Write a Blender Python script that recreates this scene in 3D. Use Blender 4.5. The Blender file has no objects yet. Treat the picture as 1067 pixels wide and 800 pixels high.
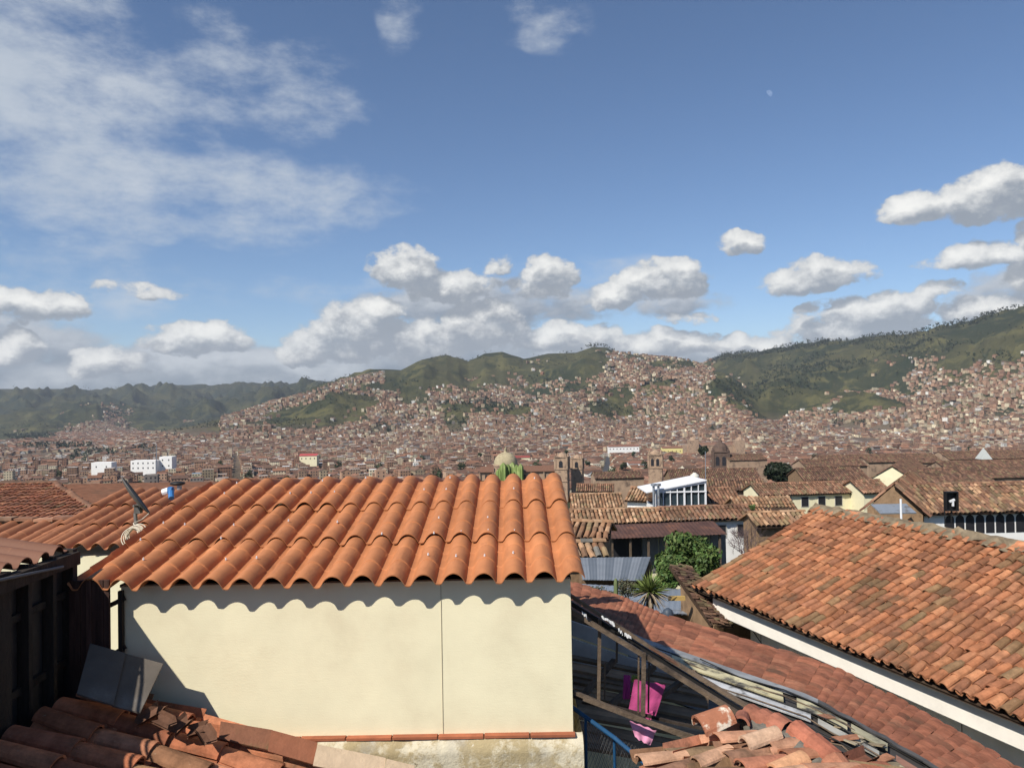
import bpy, math, random
import numpy as np
from mathutils import Vector, Matrix

# ------------------------------------------------------------------ camera
F, CX, CY = 780.0, 533.5, 400.0
PITCH, ROLL = math.radians(0.90), math.radians(1.0)
fwd = np.array([0, math.cos(PITCH), math.sin(PITCH)])
up0 = np.array([0, -math.sin(PITCH), math.cos(PITCH)])
rt0 = np.array([1.0, 0, 0])
right = rt0 * math.cos(ROLL) - up0 * math.sin(ROLL)
upv = up0 * math.cos(ROLL) + rt0 * math.sin(ROLL)
C = bpy.context.scene.collection
cam = bpy.data.cameras.new('camera'); camo = bpy.data.objects.new('camera', cam); C.objects.link(camo)
cam.sensor_width = 36; cam.lens = F / 1067 * 36; cam.clip_start = 0.05; cam.clip_end = 60000
camo.matrix_world = Matrix(((right[0], upv[0], -fwd[0], 0), (right[1], upv[1], -fwd[1], 0), (right[2], upv[2], -fwd[2], 0), (0, 0, 0, 1)))
sc = bpy.context.scene; sc.camera = camo

def ray(px, py): return fwd + right * ((px - CX) / F) + upv * ((CY - py) / F)
def P(px, py, D):
    """the point D metres ahead seen in direction px, py"""
    d = ray(px, py); d = d * (D / d[1]); return Vector(d)
def proj(p):
    p = np.asarray(p, float)
    z = p @ fwd
    return CX + F * (p @ right) / z, CY - F * (p @ upv) / z
def azel(px, py):
    d = ray(px, py); d = d / np.linalg.norm(d)
    return math.atan2(d[0], d[1]), math.asin(d[2])

# ------------------------------------------------------------------ view + sun
sc.view_settings.view_transform = 'Standard'; sc.view_settings.look = 'None'
sc.view_settings.gamma = 1.0; sc.view_settings.use_curve_mapping = False
sc.view_settings.exposure = 0.50
SUN_EL, SUN_AZ = math.radians(45), math.radians(224)       # compass angle from +Y towards +X
S = Vector((math.sin(SUN_AZ) * math.cos(SUN_EL), math.cos(SUN_AZ) * math.cos(SUN_EL), math.sin(SUN_EL)))
sl = bpy.data.lights.new('sun', 'SUN'); sl.energy = 4.2; sl.angle = math.radians(0.5); sl.color = (1.0, 0.94, 0.84)
so = bpy.data.objects.new('sun', sl); C.objects.link(so); so.rotation_euler = S.to_track_quat('Z', 'Y').to_euler()

# ------------------------------------------------------------------ node helpers
class NT:
    def __init__(s, tree): s.t = tree; s.n = tree.nodes; s.l = tree.links
    def new(s, typ, **kw):
        n = s.n.new(typ)
        for k, v in kw.items(): setattr(n, k, v)
        return n
    def inp(s, sock, v):
        if isinstance(v, bpy.types.NodeSocket): s.l.new(v, sock)
        elif v is not None:
            if hasattr(sock.default_value, '__len__') and hasattr(v, '__len__') and len(sock.default_value) == 4 and len(v) == 3: v = (*v, 1)
            sock.default_value = v
    def math(s, op, a, b=None, c=None, clamp=False):
        n = s.new('ShaderNodeMath', operation=op, use_clamp=clamp)
        for i, v in enumerate((a, b, c)):
            if v is not None: s.inp(n.inputs[i], v)
        return n.outputs[0]
    def vmath(s, op, a, b=None):
        n = s.new('ShaderNodeVectorMath', operation=op); s.inp(n.inputs[0], a)
        if b is not None: s.inp(n.inputs[1], b)
        return n.outputs[0]
    def smooth(s, v, a, b, x=0.0, y=1.0):
        n = s.new('ShaderNodeMapRange', interpolation_type='SMOOTHSTEP'); s.inp(n.inputs[0], v)
        for i, q in enumerate((a, b, x, y)): s.inp(n.inputs[i + 1], q)
        return n.outputs[0]
    def lin(s, v, a, b, x=0.0, y=1.0):
        n = s.new('ShaderNodeMapRange'); s.inp(n.inputs[0], v)
        for i, q in enumerate((a, b, x, y)): s.inp(n.inputs[i + 1], q)
        return n.outputs[0]
    def noise(s, vec, scale, detail=4, rough=0.55, dist=0.0, color=False):
        n = s.new('ShaderNodeTexNoise')
        if vec is not None: s.inp(n.inputs['Vector'], vec)
        n.inputs['Scale'].default_value = scale; n.inputs['Detail'].default_value = detail
        n.inputs['Roughness'].default_value = rough; n.inputs['Distortion'].default_value = dist
        return n.outputs[1 if color else 0]
    def mix(s, f, a, b, blend='MIX'):
        n = s.new('ShaderNodeMix', data_type='RGBA', blend_type=blend); s.inp(n.inputs[0], f); s.inp(n.inputs[6], a); s.inp(n.inputs[7], b)
        return n.outputs[2]

# ------------------------------------------------------------------ sky with clouds
w = bpy.data.worlds.new('World'); sc.world = w; w.use_nodes = True
W = NT(w.node_tree); W.n.clear()
out = W.new('ShaderNodeOutputWorld')
sky = W.new('ShaderNodeTexSky', sky_type='NISHITA')
sky.sun_disc = False; sky.sun_elevation = SUN_EL; sky.sun_rotation = SUN_AZ
sky.altitude = 3400; sky.air_density = 1.25; sky.dust_density = 1.6; sky.ozone_density = 2.0
def blob_group(name, blobs, nscale, nstretch, amp, thr, soft, detail, rough, wscale, wamp, flat):
    g = bpy.data.node_groups.new(name, 'ShaderNodeTree')
    g.interface.new_socket('Vector', in_out='INPUT', socket_type='NodeSocketVector')
    g.interface.new_socket('Density', in_out='OUTPUT', socket_type='NodeSocketFloat'); g.interface.new_socket('Raw', in_out='OUTPUT', socket_type='NodeSocketFloat')
    G = NT(g); gi = G.new('NodeGroupInput'); go = G.new('NodeGroupOutput')
    v = gi.outputs[0]
    wn = G.noise(v, wscale, 3, 0.5, color=True)
    v2 = G.vmath('ADD', v, G.vmath('MULTIPLY', G.vmath('SUBTRACT', wn, (0.5, 0.5, 0.5)), (wamp, wamp * 0.7, 0)))
    sep = G.new('ShaderNodeSeparateXYZ'); G.inp(sep.inputs[0], v2)
    tot = None
    for (px, py, rx, ry, st) in blobs:
        a, e = azel(px, py)
        ra, re = rx / F, ry / F
        dx = G.math('DIVIDE', G.math('SUBTRACT', sep.outputs[0], a), ra)
        dy = G.math('SUBTRACT', sep.outputs[1], e)
        if flat:   # flatter underside
            dy = G.math('MAXIMUM', G.math('DIVIDE', dy, re), G.math('DIVIDE', dy, -re * 0.72))
        else: dy = G.math('DIVIDE', dy, re)
        d2 = G.math('ADD', G.math('MULTIPLY', dx, dx), G.math('MULTIPLY', dy, dy))
        f = G.math('MULTIPLY', G.math('SUBTRACT', 1.0, d2, clamp=True), st)
        tot = f if tot is None else G.math('MAXIMUM', tot, f)
    nv = G.vmath('MULTIPLY', v, nstretch)
    n = G.noise(nv, nscale, detail, rough)
    n = G.math('MULTIPLY', G.math('SUBTRACT', n, 0.5), amp)
    n2 = G.math('MULTIPLY', n, G.smooth(tot, 0.0, 0.25))
    rawv = G.math('ADD', tot, n2)
    d = G.smooth(rawv, thr, thr + soft)
    G.l.new(d, go.inputs[0]); G.l.new(rawv, go.inputs[1]); return g
CUM = [(425,282,50,30,1),(470,300,60,26,1),(520,275,22,16,.7),(575,285,38,24,.9),(690,295,62,30,1),(640,312,46,20,.9),(560,300,50,22,.6),
       (772,258,32,17,.8),(850,290,62,24,.9),(845,322,22,10,.6),(960,220,44,20,.85),(1035,208,52,34,1.0),(1010,268,52,20,.85),(975,303,30,15,.7),
       (900,338,85,30,1),(935,325,50,24,.9),(1030,325,50,18,.8),(1062,292,22,20,.8),(1085,250,22,30,.6),
       (205,357,64,24,1),(20,365,26,28,1),(110,380,50,20,.8),(320,365,40,28,.95),(372,350,62,44,1),(395,322,40,22,.85),(500,345,60,38,1),
       (440,360,70,36,.9),(30,320,60,22,.8),(590,355,80,26,.95),(680,362,90,22,.9),(780,362,70,16,.85),(715,330,40,14,.55),(810,345,20,8,.5),(150,303,50,12,.55)]
BANK = [(500,318,190,30,.7),(690,318,90,18,.6),(60,392,220,30,1),(230,388,150,34,1),(340,392,130,36,1),(460,372,150,40,1),(640,374,160,30,1),(770,376,90,14,1),(-120,370,200,50,1),
        (900,362,90,20,.8),(1180,320,160,60,1)]
WISP = [(60,110,190,110,1),(-20,60,160,120,1),(120,185,200,60,1),(290,205,160,48,.95),(340,190,80,26,.7),(230,240,130,28,.8),(215,45,50,50,.6),(230,95,60,46,.55),
        (560,18,60,36,.55),(420,8,30,40,.5),(300,90,110,60,.5),(60,300,180,30,.6),(330,300,120,16,.5),(620,290,120,22,.45),(-100,250,200,70,.6)]
gc = blob_group('cumulus', CUM, 24, (1, 1.3, 1), 1.9, 0.19, 0.30, 10, 0.63, 18, 0.045, True)
gb = blob_group('cloud_bank', BANK, 16, (1, 1.9, 1), 1.5, 0.10, 0.5, 8, 0.60, 14, 0.06, False)
gw = blob_group('wisps', WISP, 9.0, (1, 2.0, 1), 3.0, 0.06, 1.35, 10, 0.64, 6, 0.12, False)
tc = W.new('ShaderNodeTexCoord'); sp = W.new('ShaderNodeSeparateXYZ'); W.inp(sp.inputs[0], W.vmath('NORMALIZE', tc.outputs['Generated']))
az = W.math('ARCTAN2', sp.outputs[0], sp.outputs[1]); el = W.math('ARCSINE', sp.outputs[2])
cv = W.new('ShaderNodeCombineXYZ'); W.inp(cv.inputs[0], az); W.inp(cv.inputs[1], el)
def gcall(g, v):
    n = W.new('ShaderNodeGroup'); n.node_tree = g; W.inp(n.inputs[0], v); return n
def shade(g, off):
    d = gcall(g, cv.outputs[0]); d2 = gcall(g, W.vmath('ADD', cv.outputs[0], off)); return d.outputs[0], W.math('SUBTRACT', d.outputs[1], d2.outputs[1])
dC, sC = shade(gc, (-0.010, 0.020, 0)); dB, sB = shade(gb, (-0.012, 0.022, 0)); dW = gcall(gw, cv.outputs[0]).outputs[0]
tex = W.noise(cv.outputs[0], 34, 6, 0.62)
litC = W.math('ADD', W.smooth(sC, -0.16, 1.0), W.math('MULTIPLY', W.math('SUBTRACT', tex, 0.5), 0.5), clamp=True)
litB = W.math('ADD', W.smooth(sB, -0.35, 1.0), W.math('MULTIPLY', W.math('SUBTRACT', tex, 0.5), 0.5), clamp=True)
# open sky towards the horizon and higher up
skyc = W.mix(1.0, sky.outputs[0], W.mix(W.smooth(el, 0.0, 0.40), (0.60, 0.66, 0.73), (0.60, 0.67, 0.74)), 'MULTIPLY')
bgS = W.new('ShaderNodeBackground'); W.inp(bgS.inputs[0], skyc); bgS.inputs[1].default_value = 0.11
def bg(col):
    b = W.new('ShaderNodeBackground'); W.inp(b.inputs[0], col); b.inputs[1].default_value = 1.0; return b.outputs[0]
def mixs(f, a, b):
    m = W.new('ShaderNodeMixShader'); W.inp(m.inputs[0], f); W.l.new(a, m.inputs[1]); W.l.new(b, m.inputs[2]); return m.outputs[0]
cW = bg(W.mix(W.noise(cv.outputs[0], 9, 5, 0.6), (0.34, 0.39, 0.45), (0.52, 0.54, 0.56)))
cB = bg(W.mix(litB, (0.17, 0.20, 0.245), (0.44, 0.46, 0.485)))
cC = bg(W.mix(litC, (0.22, 0.245, 0.28), (0.72, 0.71, 0.675)))
s1 = mixs(W.math('MULTIPLY', dW, 0.80), bgS.outputs[0], cW)
s2 = mixs(W.math('MULTIPLY', dB, 0.95), s1, cB)
s3 = mixs(W.math('MULTIPLY', dC, 0.96), s2, cC)
W.l.new(s3, out.inputs[0])
w.cycles.sampling_method = 'MANUAL'; w.cycles.sample_map_resolution = 512
sc.cycles.volume_bounces = 0; sc.cycles.max_bounces = 6; sc.cycles.use_denoising = True

# ------------------------------------------------------------------ mesh helpers
rng = np.random.default_rng(7); random.seed(7)
class MB:
    def __init__(s): s.v = []; s.f = []; s.c = []; s.uv = []; s.nv = 0
    def raw(s, verts, faces, col=(1, 1, 1)):
        verts = np.asarray(verts, float).reshape(-1, 3); faces = np.asarray(faces, int)
        if faces.ndim == 1: faces = faces[None]
        col = np.asarray(col, float)
        if col.ndim == 1: col = np.tile(col, (len(faces), 1))
        if col.shape[1] == 3: col = np.hstack([col, np.ones((len(col), 1))])
        s.v.append(verts); s.f.append(faces + s.nv); s.c.append(col); s.nv += len(verts); return s
    def poly(s, pts, col=(1, 1, 1)): return s.raw([tuple(p) for p in pts], list(range(len(pts))), col)
    def hexa(s, a, col=(1, 1, 1)):   # a: 8 corners, bottom loop then top loop
        return s.raw([tuple(p) for p in a], [[0, 3, 2, 1], [4, 5, 6, 7], [0, 1, 5, 4], [1, 2, 6, 5], [2, 3, 7, 6], [3, 0, 4, 7]], col)
    def box(s, c, size, col=(1, 1, 1), ax=None):
        c = np.array(c, float); h = np.array(size, float) / 2
        A = np.eye(3) if ax is None else np.array([np.array(a, float) for a in ax])
        k = [(-1, -1, -1), (1, -1, -1), (1, 1, -1), (-1, 1, -1), (-1, -1, 1), (1, -1, 1), (1, 1, 1), (-1, 1, 1)]
        return s.hexa([c + A[0] * h[0] * i + A[1] * h[1] * j + A[2] * h[2] * m for i, j, m in k], col)
    def beam(s, p, q, wd, ht, col=(1, 1, 1), upd=(0, 0, 1)):
        p = np.array(p, float); q = np.array(q, float); d = q - p; L = np.linalg.norm(d); d = d / L
        sd = np.cross(d, upd); sd /= np.linalg.norm(sd); u = np.cross(sd, d)
        return s.box((p + q) / 2, (L, wd, ht), col, (d, -sd, u))
    def tube(s, pts, r, n=8, col=(1, 1, 1), cap=True):
        pts = [np.array(p, float) for p in pts]; rs = r if hasattr(r, '__len__') else [r] * len(pts)
        V = []; prev = None
        for i, p in enumerate(pts):
            d = pts[min(i + 1, len(pts) - 1)] - pts[max(i - 1, 0)]; d = d / (np.linalg.norm(d) + 1e-12)
            a = np.cross(d, (0, 0, 1) if abs(d[2]) < 0.95 else (1, 0, 0)) if prev is None else prev - d * (prev @ d)
            a = a / (np.linalg.norm(a) + 1e-12); prev = a; b = np.cross(d, a)
            for k in range(n):
                t = 2 * math.pi * k / n; V.append(p + (a * math.cos(t) + b * math.sin(t)) * rs[i])
        Fq = [[i * n + k, i * n + (k + 1) % n, (i + 1) * n + (k + 1) % n, (i + 1) * n + k] for i in range(len(pts) - 1) for k in range(n)]
        s.raw(V, Fq, col)
        if cap:
            s.raw(V[:n], list(range(n))[::-1], col); s.raw(V[-n:], list(range(n)), col)
        return s
    def lathe(s, c, prof, n=20, col=(1, 1, 1)):
        c = np.array(c, float)
        V = [c + (r * math.cos(2 * math.pi * k / n), r * math.sin(2 * math.pi * k / n), z) for r, z in prof for k in range(n)]
        Fq = [[i * n + k, i * n + (k + 1) % n, (i + 1) * n + (k + 1) % n, (i + 1) * n + k] for i in range(len(prof) - 1) for k in range(n)]
        return s.raw(V, Fq, col)
    def sphere(s, c, r, col=(1, 1, 1), n=10, m=6):
        r = np.array(r if hasattr(r, '__len__') else (r, r, r), float); c = np.array(c, float)
        V = [c + r * (math.sin(math.pi * i / m) * math.cos(2 * math.pi * k / n), math.sin(math.pi * i / m) * math.sin(2 * math.pi * k / n), math.cos(math.pi * i / m)) for i in range(m + 1) for k in range(n)]
        Fq = [[(i + 1) * n + k, (i + 1) * n + (k + 1) % n, i * n + (k + 1) % n, i * n + k] for i in range(m) for k in range(n)]
        return s.raw(V, Fq, col)
    def build(s, name, m, parent=None, smooth=False, uv=None, base=None, **tags):
        V = np.vstack(s.v)
        if parent is not None: o0 = np.array(ORIG[parent.name])
        elif base is not None: o0 = np.array(base, float)
        else: o0 = np.array([(V[:, 0].min() + V[:, 0].max()) / 2, (V[:, 1].min() + V[:, 1].max()) / 2, V[:, 2].min()])
        V = V - o0
        me = bpy.data.meshes.new(name); me.vertices.add(len(V)); me.vertices.foreach_set('co', V.astype(np.float32).ravel())
        loops = np.concatenate([f.ravel() for f in s.f]); lens = np.concatenate([np.full(len(f), f.shape[1]) for f in s.f])
        me.loops.add(len(loops)); me.loops.foreach_set('vertex_index', loops.astype(np.int32))
        me.polygons.add(len(lens)); st = np.concatenate([[0], np.cumsum(lens)[:-1]])
        me.polygons.foreach_set('loop_start', st.astype(np.int32)); me.polygons.foreach_set('loop_total', lens.astype(np.int32))
        if uv is not None:
            ul = me.uv_layers.new(name='UVMap'); ul.data.foreach_set('uv', np.asarray(uv, np.float32).ravel())
        me.update(calc_edges=True)
        cols = np.vstack(s.c)
        at = me.attributes.new('Col', 'FLOAT_COLOR', 'FACE'); at.data.foreach_set('color', cols.astype(np.float32).ravel())
        me.polygons.foreach_set('use_smooth', np.full(len(lens), bool(smooth)))
        me.materials.append(m)
        o = bpy.data.objects.new(name, me); C.objects.link(o)
        if parent is not None: o.parent = parent; ORIG[o.name] = tuple(o0)
        else: o.location = o0; ORIG[o.name] = tuple(o0)
        tag(o, **tags); return o
ORIG = {}
def tag(o, label=None, cat=None, group=None, kind=None):
    if label: o['label'] = label
    if cat: o['category'] = cat
    if group: o['group'] = group
    if kind: o['kind'] = kind
    return o
def thing(name, loc, label, cat, group=None):
    o = bpy.data.objects.new(name, None); C.objects.link(o); o.location = loc; o.empty_display_size = 0.3
    ORIG[o.name] = tuple(loc); return tag(o, label, cat, group)
def unit(v): v = np.array(v, float); return v / np.linalg.norm(v)

# ------------------------------------------------------------------ materials
def mat(name, rgb=(0.5, 0.5, 0.5), rough=0.85, var=0.25, scale=2.0, attr=False, bump=0.0, bscale=30, dirt=None, dscale=1.5, dlo=0.5, dhi=0.7, spec=0.3, metal=0.0, detail=5, back=0.0, trans=0.0, alpha=None, stretch=None):
    m = bpy.data.materials.new(name); m.use_nodes = True; N = NT(m.node_tree); b = N.n['Principled BSDF']
    co = N.new('ShaderNodeTexCoord').outputs['Object']
    if stretch: co = N.vmath('MULTIPLY', co, stretch)
    if attr:
        a = N.new('ShaderNodeAttribute', attribute_name='Col'); base = a.outputs[0]
        base = N.mix(1.0, base, rgb, 'MULTIPLY')
    else: base = (*rgb, 1)
    n = N.noise(co, scale, detail, 0.6)
    f = N.lin(n, 0.25, 0.75, 1 - var, 1 + var)
    cc = N.new('ShaderNodeCombineColor')
    for i in range(3): N.inp(cc.inputs[i], f)
    col = N.mix(1.0, base, cc.outputs[0], 'MULTIPLY')
    if dirt is not None:
        dn = N.noise(co, dscale, 8, 0.65)
        col = N.mix(N.smooth(dn, dlo, dhi), col, (*dirt, 1))
    N.inp(b.inputs['Base Color'], col); b.inputs['Roughness'].default_value = rough; b.inputs['Metallic'].default_value = metal
    b.inputs['Specular IOR Level'].default_value = spec
    if trans: b.inputs['Transmission Weight'].default_value = trans
    if alpha is not None: b.inputs['Alpha'].default_value = alpha
    if bump:
        bp = N.new('ShaderNodeBump'); bp.inputs['Strength'].default_value = bump; bp.inputs['Distance'].default_value = 0.02
        N.inp(bp.inputs['Height'], N.noise(co, bscale, 6, 0.65)); N.l.new(bp.outputs[0], b.inputs['Normal'])
    m.cycles.emission_sampling = 'NONE'
    return m
# ------------------------------------------------------------------ terrain
def vnoise(x, y, seed=0):
    xi = np.floor(x).astype(np.int64); yi = np.floor(y).astype(np.int64); xf = x - xi; yf = y - yi
    def h(a, b):
        n = (a * 374761393 + b * 668265263 + seed * 1442695041) & 0xffffffff
        n = ((n ^ (n >> 13)) * 1274126177) & 0xffffffff; return ((n ^ (n >> 16)) & 0xffff) / 65535.0
    u = xf * xf * (3 - 2 * xf); v = yf * yf * (3 - 2 * yf)
    return (h(xi, yi) * (1 - u) + h(xi + 1, yi) * u) * (1 - v) + (h(xi, yi + 1) * (1 - u) + h(xi + 1, yi + 1) * u) * v
def fbm(x, y, o=5, seed=0, ridged=False):
    t = 0; a = 0.5; s = 0
    for i in range(o):
        n = vnoise(x * 2 ** i + 17.3 * i, y * 2 ** i + 9.1 * i, seed + i)
        if ridged: n = 1 - np.abs(2 * n - 1)
        t = t + n * a; s += a; a *= 0.5
    return t / s
ZR = [0, 5, 12, 30, 60, 100, 200, 300, 500, 700, 1000, 1500, 2000, 3000, 4500, 9500]
ZZ = [-4.6, -5.4, -7.0, -9.5, -15, -21, -37, -49, -67, -79, -93, -111, -122, -134, -142, -146]
def Zg(r): return np.interp(r, ZR, ZZ)
def yh(px): return CY + F * math.tan(PITCH) - (px - CX) * math.tan(ROLL)
SIL_A = [(-300,410),(0,405),(30,405),(75,405),(120,408),(150,403),(180,401),(200,401),(230,402),(260,400),(300,400),(345,397),(420,396),(520,400),(700,420),(1400,440)]
SIL_A2 = [(-300,430),(0,432),(40,424),(90,420),(130,424),(170,427),(210,418),(250,410),(290,404),(325,396),(345,400),(400,404),(700,430),(1400,440)]
SIL_B = [(-400,462),(100,458),(150,452),(200,443),(250,430),(300,412),(335,400),(360,391),(385,383),(418,385),(441,374),(467,369),(488,376),(505,367),(524,365),(546,373),(571,367),(601,366),(618,360),(625,359),(644,366),(682,371),(716,375),(729,379),(760,390),(790,412),(820,432),(860,448),(1400,470)]
SIL_C = [(-400,470),(500,460),(600,440),(680,400),(729,378),(741,376),(756,369),(788,366),(829,358),(862,353),(884,355),(901,351),(950,347),(983,338),(1008,334),(1033,326),(1067,318),(1150,305),(1400,290)]
LAY = [(SIL_A, 5000, lambda x: 7600 + 0 * x, 1.1, 210), (SIL_A2, 4000, lambda x: 5600 + 0 * x, 1.0, 170),
       (SIL_B, 1750, lambda x: np.interp(x, [0, 200, 380, 620, 760, 900], [2600, 2700, 3500, 3500, 3000, 2400]), 1.25, 105),
       (SIL_C, 1900, lambda x: np.interp(x, [600, 740, 900, 1067], [4600, 4400, 3900, 3400]), 1.35, 125)]
def H(X, Y):
    X = np.asarray(X, float); Y = np.asarray(Y, float)
    r = np.hypot(X, Y); a = np.arctan2(X, Y); a = np.clip(a, -0.85, 0.85)
    px = CX + F * np.tan(a); ca = np.cos(a)
    z = Zg(r)
    g = fbm(X / 420, Y / 420, 6, 3, True); g2 = fbm(X / 130, Y / 130, 4, 11)
    best = z + (g2 - 0.5) * np.clip((r - 900) / 1500, 0, 1) * 8
    for sil, rb, rrf, p, amp in LAY:
        rr = rrf(px)
        ys = np.interp(px, [q[0] for q in sil], [q[1] for q in sil])
        yhz = CY + F * math.tan(PITCH) - (px - CX) * math.tan(ROLL)
        hr = (yhz - ys) / F * rr * ca
        hb = Zg(rb) - 6
        t = np.clip((r - rb) / (rr - rb), 0, 1)
        h = hb + (hr - hb) * t ** p
        h = h + (g - 0.62) * amp * 2.2 * np.sin(np.pi * t) ** 0.8 * np.clip((hr - hb) / 200, 0, 1) + (g2 - 0.5) * 16 * t * (1 - 0.75 * t)
        h = np.where(r > rr, hr - (r - rr) * 0.25, h)
        h = np.where(r < rb, -999, h)
        best = np.maximum(best, h)
    return best
na, nr = 900, 420
na += 60; A = np.concatenate([np.linspace(-math.pi, -0.97, 30), np.linspace(-0.95, 0.95, na - 60), np.linspace(0.97, math.pi, 30)]); R = np.concatenate([[1.0], np.geomspace(3, 9400, nr - 1)])
AA, RR = np.meshgrid(A, R)
X = RR * np.sin(AA); Y = RR * np.cos(AA); Z = H(X, Y)
idx = np.arange(na * nr).reshape(nr, na)
Fq = np.stack([idx[:-1, :-1], idx[:-1, 1:], idx[1:, 1:], idx[1:, :-1]], -1).reshape(-1, 4)
def terrain_mat():
    m = bpy.data.materials.new('hill_ground'); m.use_nodes = True; N = NT(m.node_tree); b = N.n['Principled BSDF']
    co = N.new('ShaderNodeTexCoord').outputs['Object']
    n1 = N.noise(co, 0.0028, 8, 0.62); n2 = N.noise(co, 0.011, 8, 0.68, 0.5); n3 = N.noise(co, 0.05, 5, 0.7)
    col = N.mix(N.smooth(n1, 0.38, 0.60), (0.062, 0.060, 0.028, 1), (0.025, 0.032, 0.017, 1))
    col = N.mix(N.smooth(n2, 0.50, 0.62), col, (0.092, 0.086, 0.036, 1))
    col = N.mix(N.math('MULTIPLY', N.smooth(n2, 0.36, 0.44, 1, 0), 0.8), col, (0.020, 0.030, 0.016, 1))
    col = N.mix(N.math('MULTIPLY', N.smooth(n3, 0.60, 0.72), 0.7), col, (0.13, 0.095, 0.062, 1))
    # dusty town floor close by and low down
    sp = N.new('ShaderNodeSeparateXYZ'); N.inp(sp.inputs[0], co)
    low = N.smooth(N.math('ADD', sp.outputs[2], N.math('MULTIPLY', N.math('SUBTRACT', n2, .5), 60)), -110, -60, 1, 0)
    yfar = N.smooth(sp.outputs[1], 2200, 3200, 1, 0)
    col = N.mix(N.math('MULTIPLY', low, yfar), col, N.mix(n3, (0.10, 0.075, 0.055, 1), (0.17, 0.13, 0.10, 1)))
    cloud_shade = N.math('MULTIPLY', N.smooth(sp.outputs[1], 3700, 4600), N.smooth(sp.outputs[0], 200, -600))      # cloud shade painted into the ground colour of the far range
    col = N.mix(N.math('MULTIPLY', cloud_shade, N.smooth(n2, .38, .50, .85, .35)), col, (0.018, 0.026, 0.022, 1))
    N.inp(b.inputs['Base Color'], col); b.inputs['Roughness'].default_value = 0.95; b.inputs['Specular IOR Level'].default_value = 0.1
    bp = N.new('ShaderNodeBump'); bp.inputs['Strength'].default_value = 0.9; bp.inputs['Distance'].default_value = 9
    N.inp(bp.inputs['Height'], N.noise(co, 0.02, 7, 0.7)); N.l.new(bp.outputs[0], b.inputs['Normal'])
    return m
mb = MB(); mb.raw(np.stack([X, Y, Z], -1).reshape(-1, 3), Fq)
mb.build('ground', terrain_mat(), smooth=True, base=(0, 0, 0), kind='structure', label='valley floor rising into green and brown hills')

# ------------------------------------------------------------------ haze
hz = MB(); hz.box((0, 3600, 220), (17600, 12000, 980))
hm = bpy.data.materials.new('haze_air'); hm.use_nodes = True; hm.node_tree.nodes.clear()
HN = NT(hm.node_tree); ho = HN.new('ShaderNodeOutputMaterial'); hv = HN.new('ShaderNodeVolumePrincipled')
hv.inputs['Color'].default_value = (0.80, 0.88, 1.0, 1); hv.inputs['Density'].default_value = 0.000042; hv.inputs['Anisotropy'].default_value = 0.0
HN.l.new(hv.outputs[0], ho.inputs['Volume'])
hz.build('haze', hm, kind='stuff', label='thin blue haze over the valley')

# ------------------------------------------------------------------ city
TILE_N = [(0.150, 0.080, 0.054), (0.115, 0.064, 0.046), (0.19, 0.098, 0.062), (0.095, 0.058, 0.044), (0.14, 0.088, 0.062)]
WALLS = [(0.33, 0.20, 0.13), (0.40, 0.27, 0.185), (0.42, 0.33, 0.22), (0.62, 0.54, 0.38), (0.72, 0.70, 0.64), (0.30, 0.26, 0.23), (0.37, 0.23, 0.155), (0.52, 0.42, 0.29), (0.28,0.155,0.10)]
def city_mat():
    m = bpy.data.materials.new('town_wall_and_roof'); m.use_nodes = True; N = NT(m.node_tree); b = N.n['Principled BSDF']
    a = N.new('ShaderNodeAttribute', attribute_name='Col')
    uv = N.new('ShaderNodeUVMap', uv_map='UVMap').outputs[0]; sp = N.new('ShaderNodeSeparateXYZ'); N.inp(sp.inputs[0], uv)
    fx = N.math('FRACT', N.math('DIVIDE', sp.outputs[0], 2.5)); fy = N.math('FRACT', N.math('DIVIDE', sp.outputs[1], 2.8))
    wx = N.math('MULTIPLY', N.math('GREATER_THAN', fx, 0.28), N.math('LESS_THAN', fx, 0.70))
    wy = N.math('MULTIPLY', N.math('GREATER_THAN', fy, 0.33), N.math('LESS_THAN', fy, 0.80))
    win = N.math('MULTIPLY', N.math('MULTIPLY', wx, wy), a.outputs['Alpha'])
    co = N.new('ShaderNodeTexCoord').outputs['Object']
    n = N.lin(N.noise(co, 0.35, 5, 0.7), 0.3, 0.7, 0.72, 1.25)
    cc = N.new('ShaderNodeCombineColor')
    for i in range(3): N.inp(cc.inputs[i], n)
    col = N.mix(1.0, a.outputs[0], cc.outputs[0], 'MULTIPLY')
    N.inp(b.inputs['Base Color'], N.mix(win, col, (0.03, 0.03, 0.035, 1))); b.inputs['Roughness'].default_value = 0.9; b.inputs['Specular IOR Level'].default_value = 0.15
    return m
CITY = city_mat()
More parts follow.
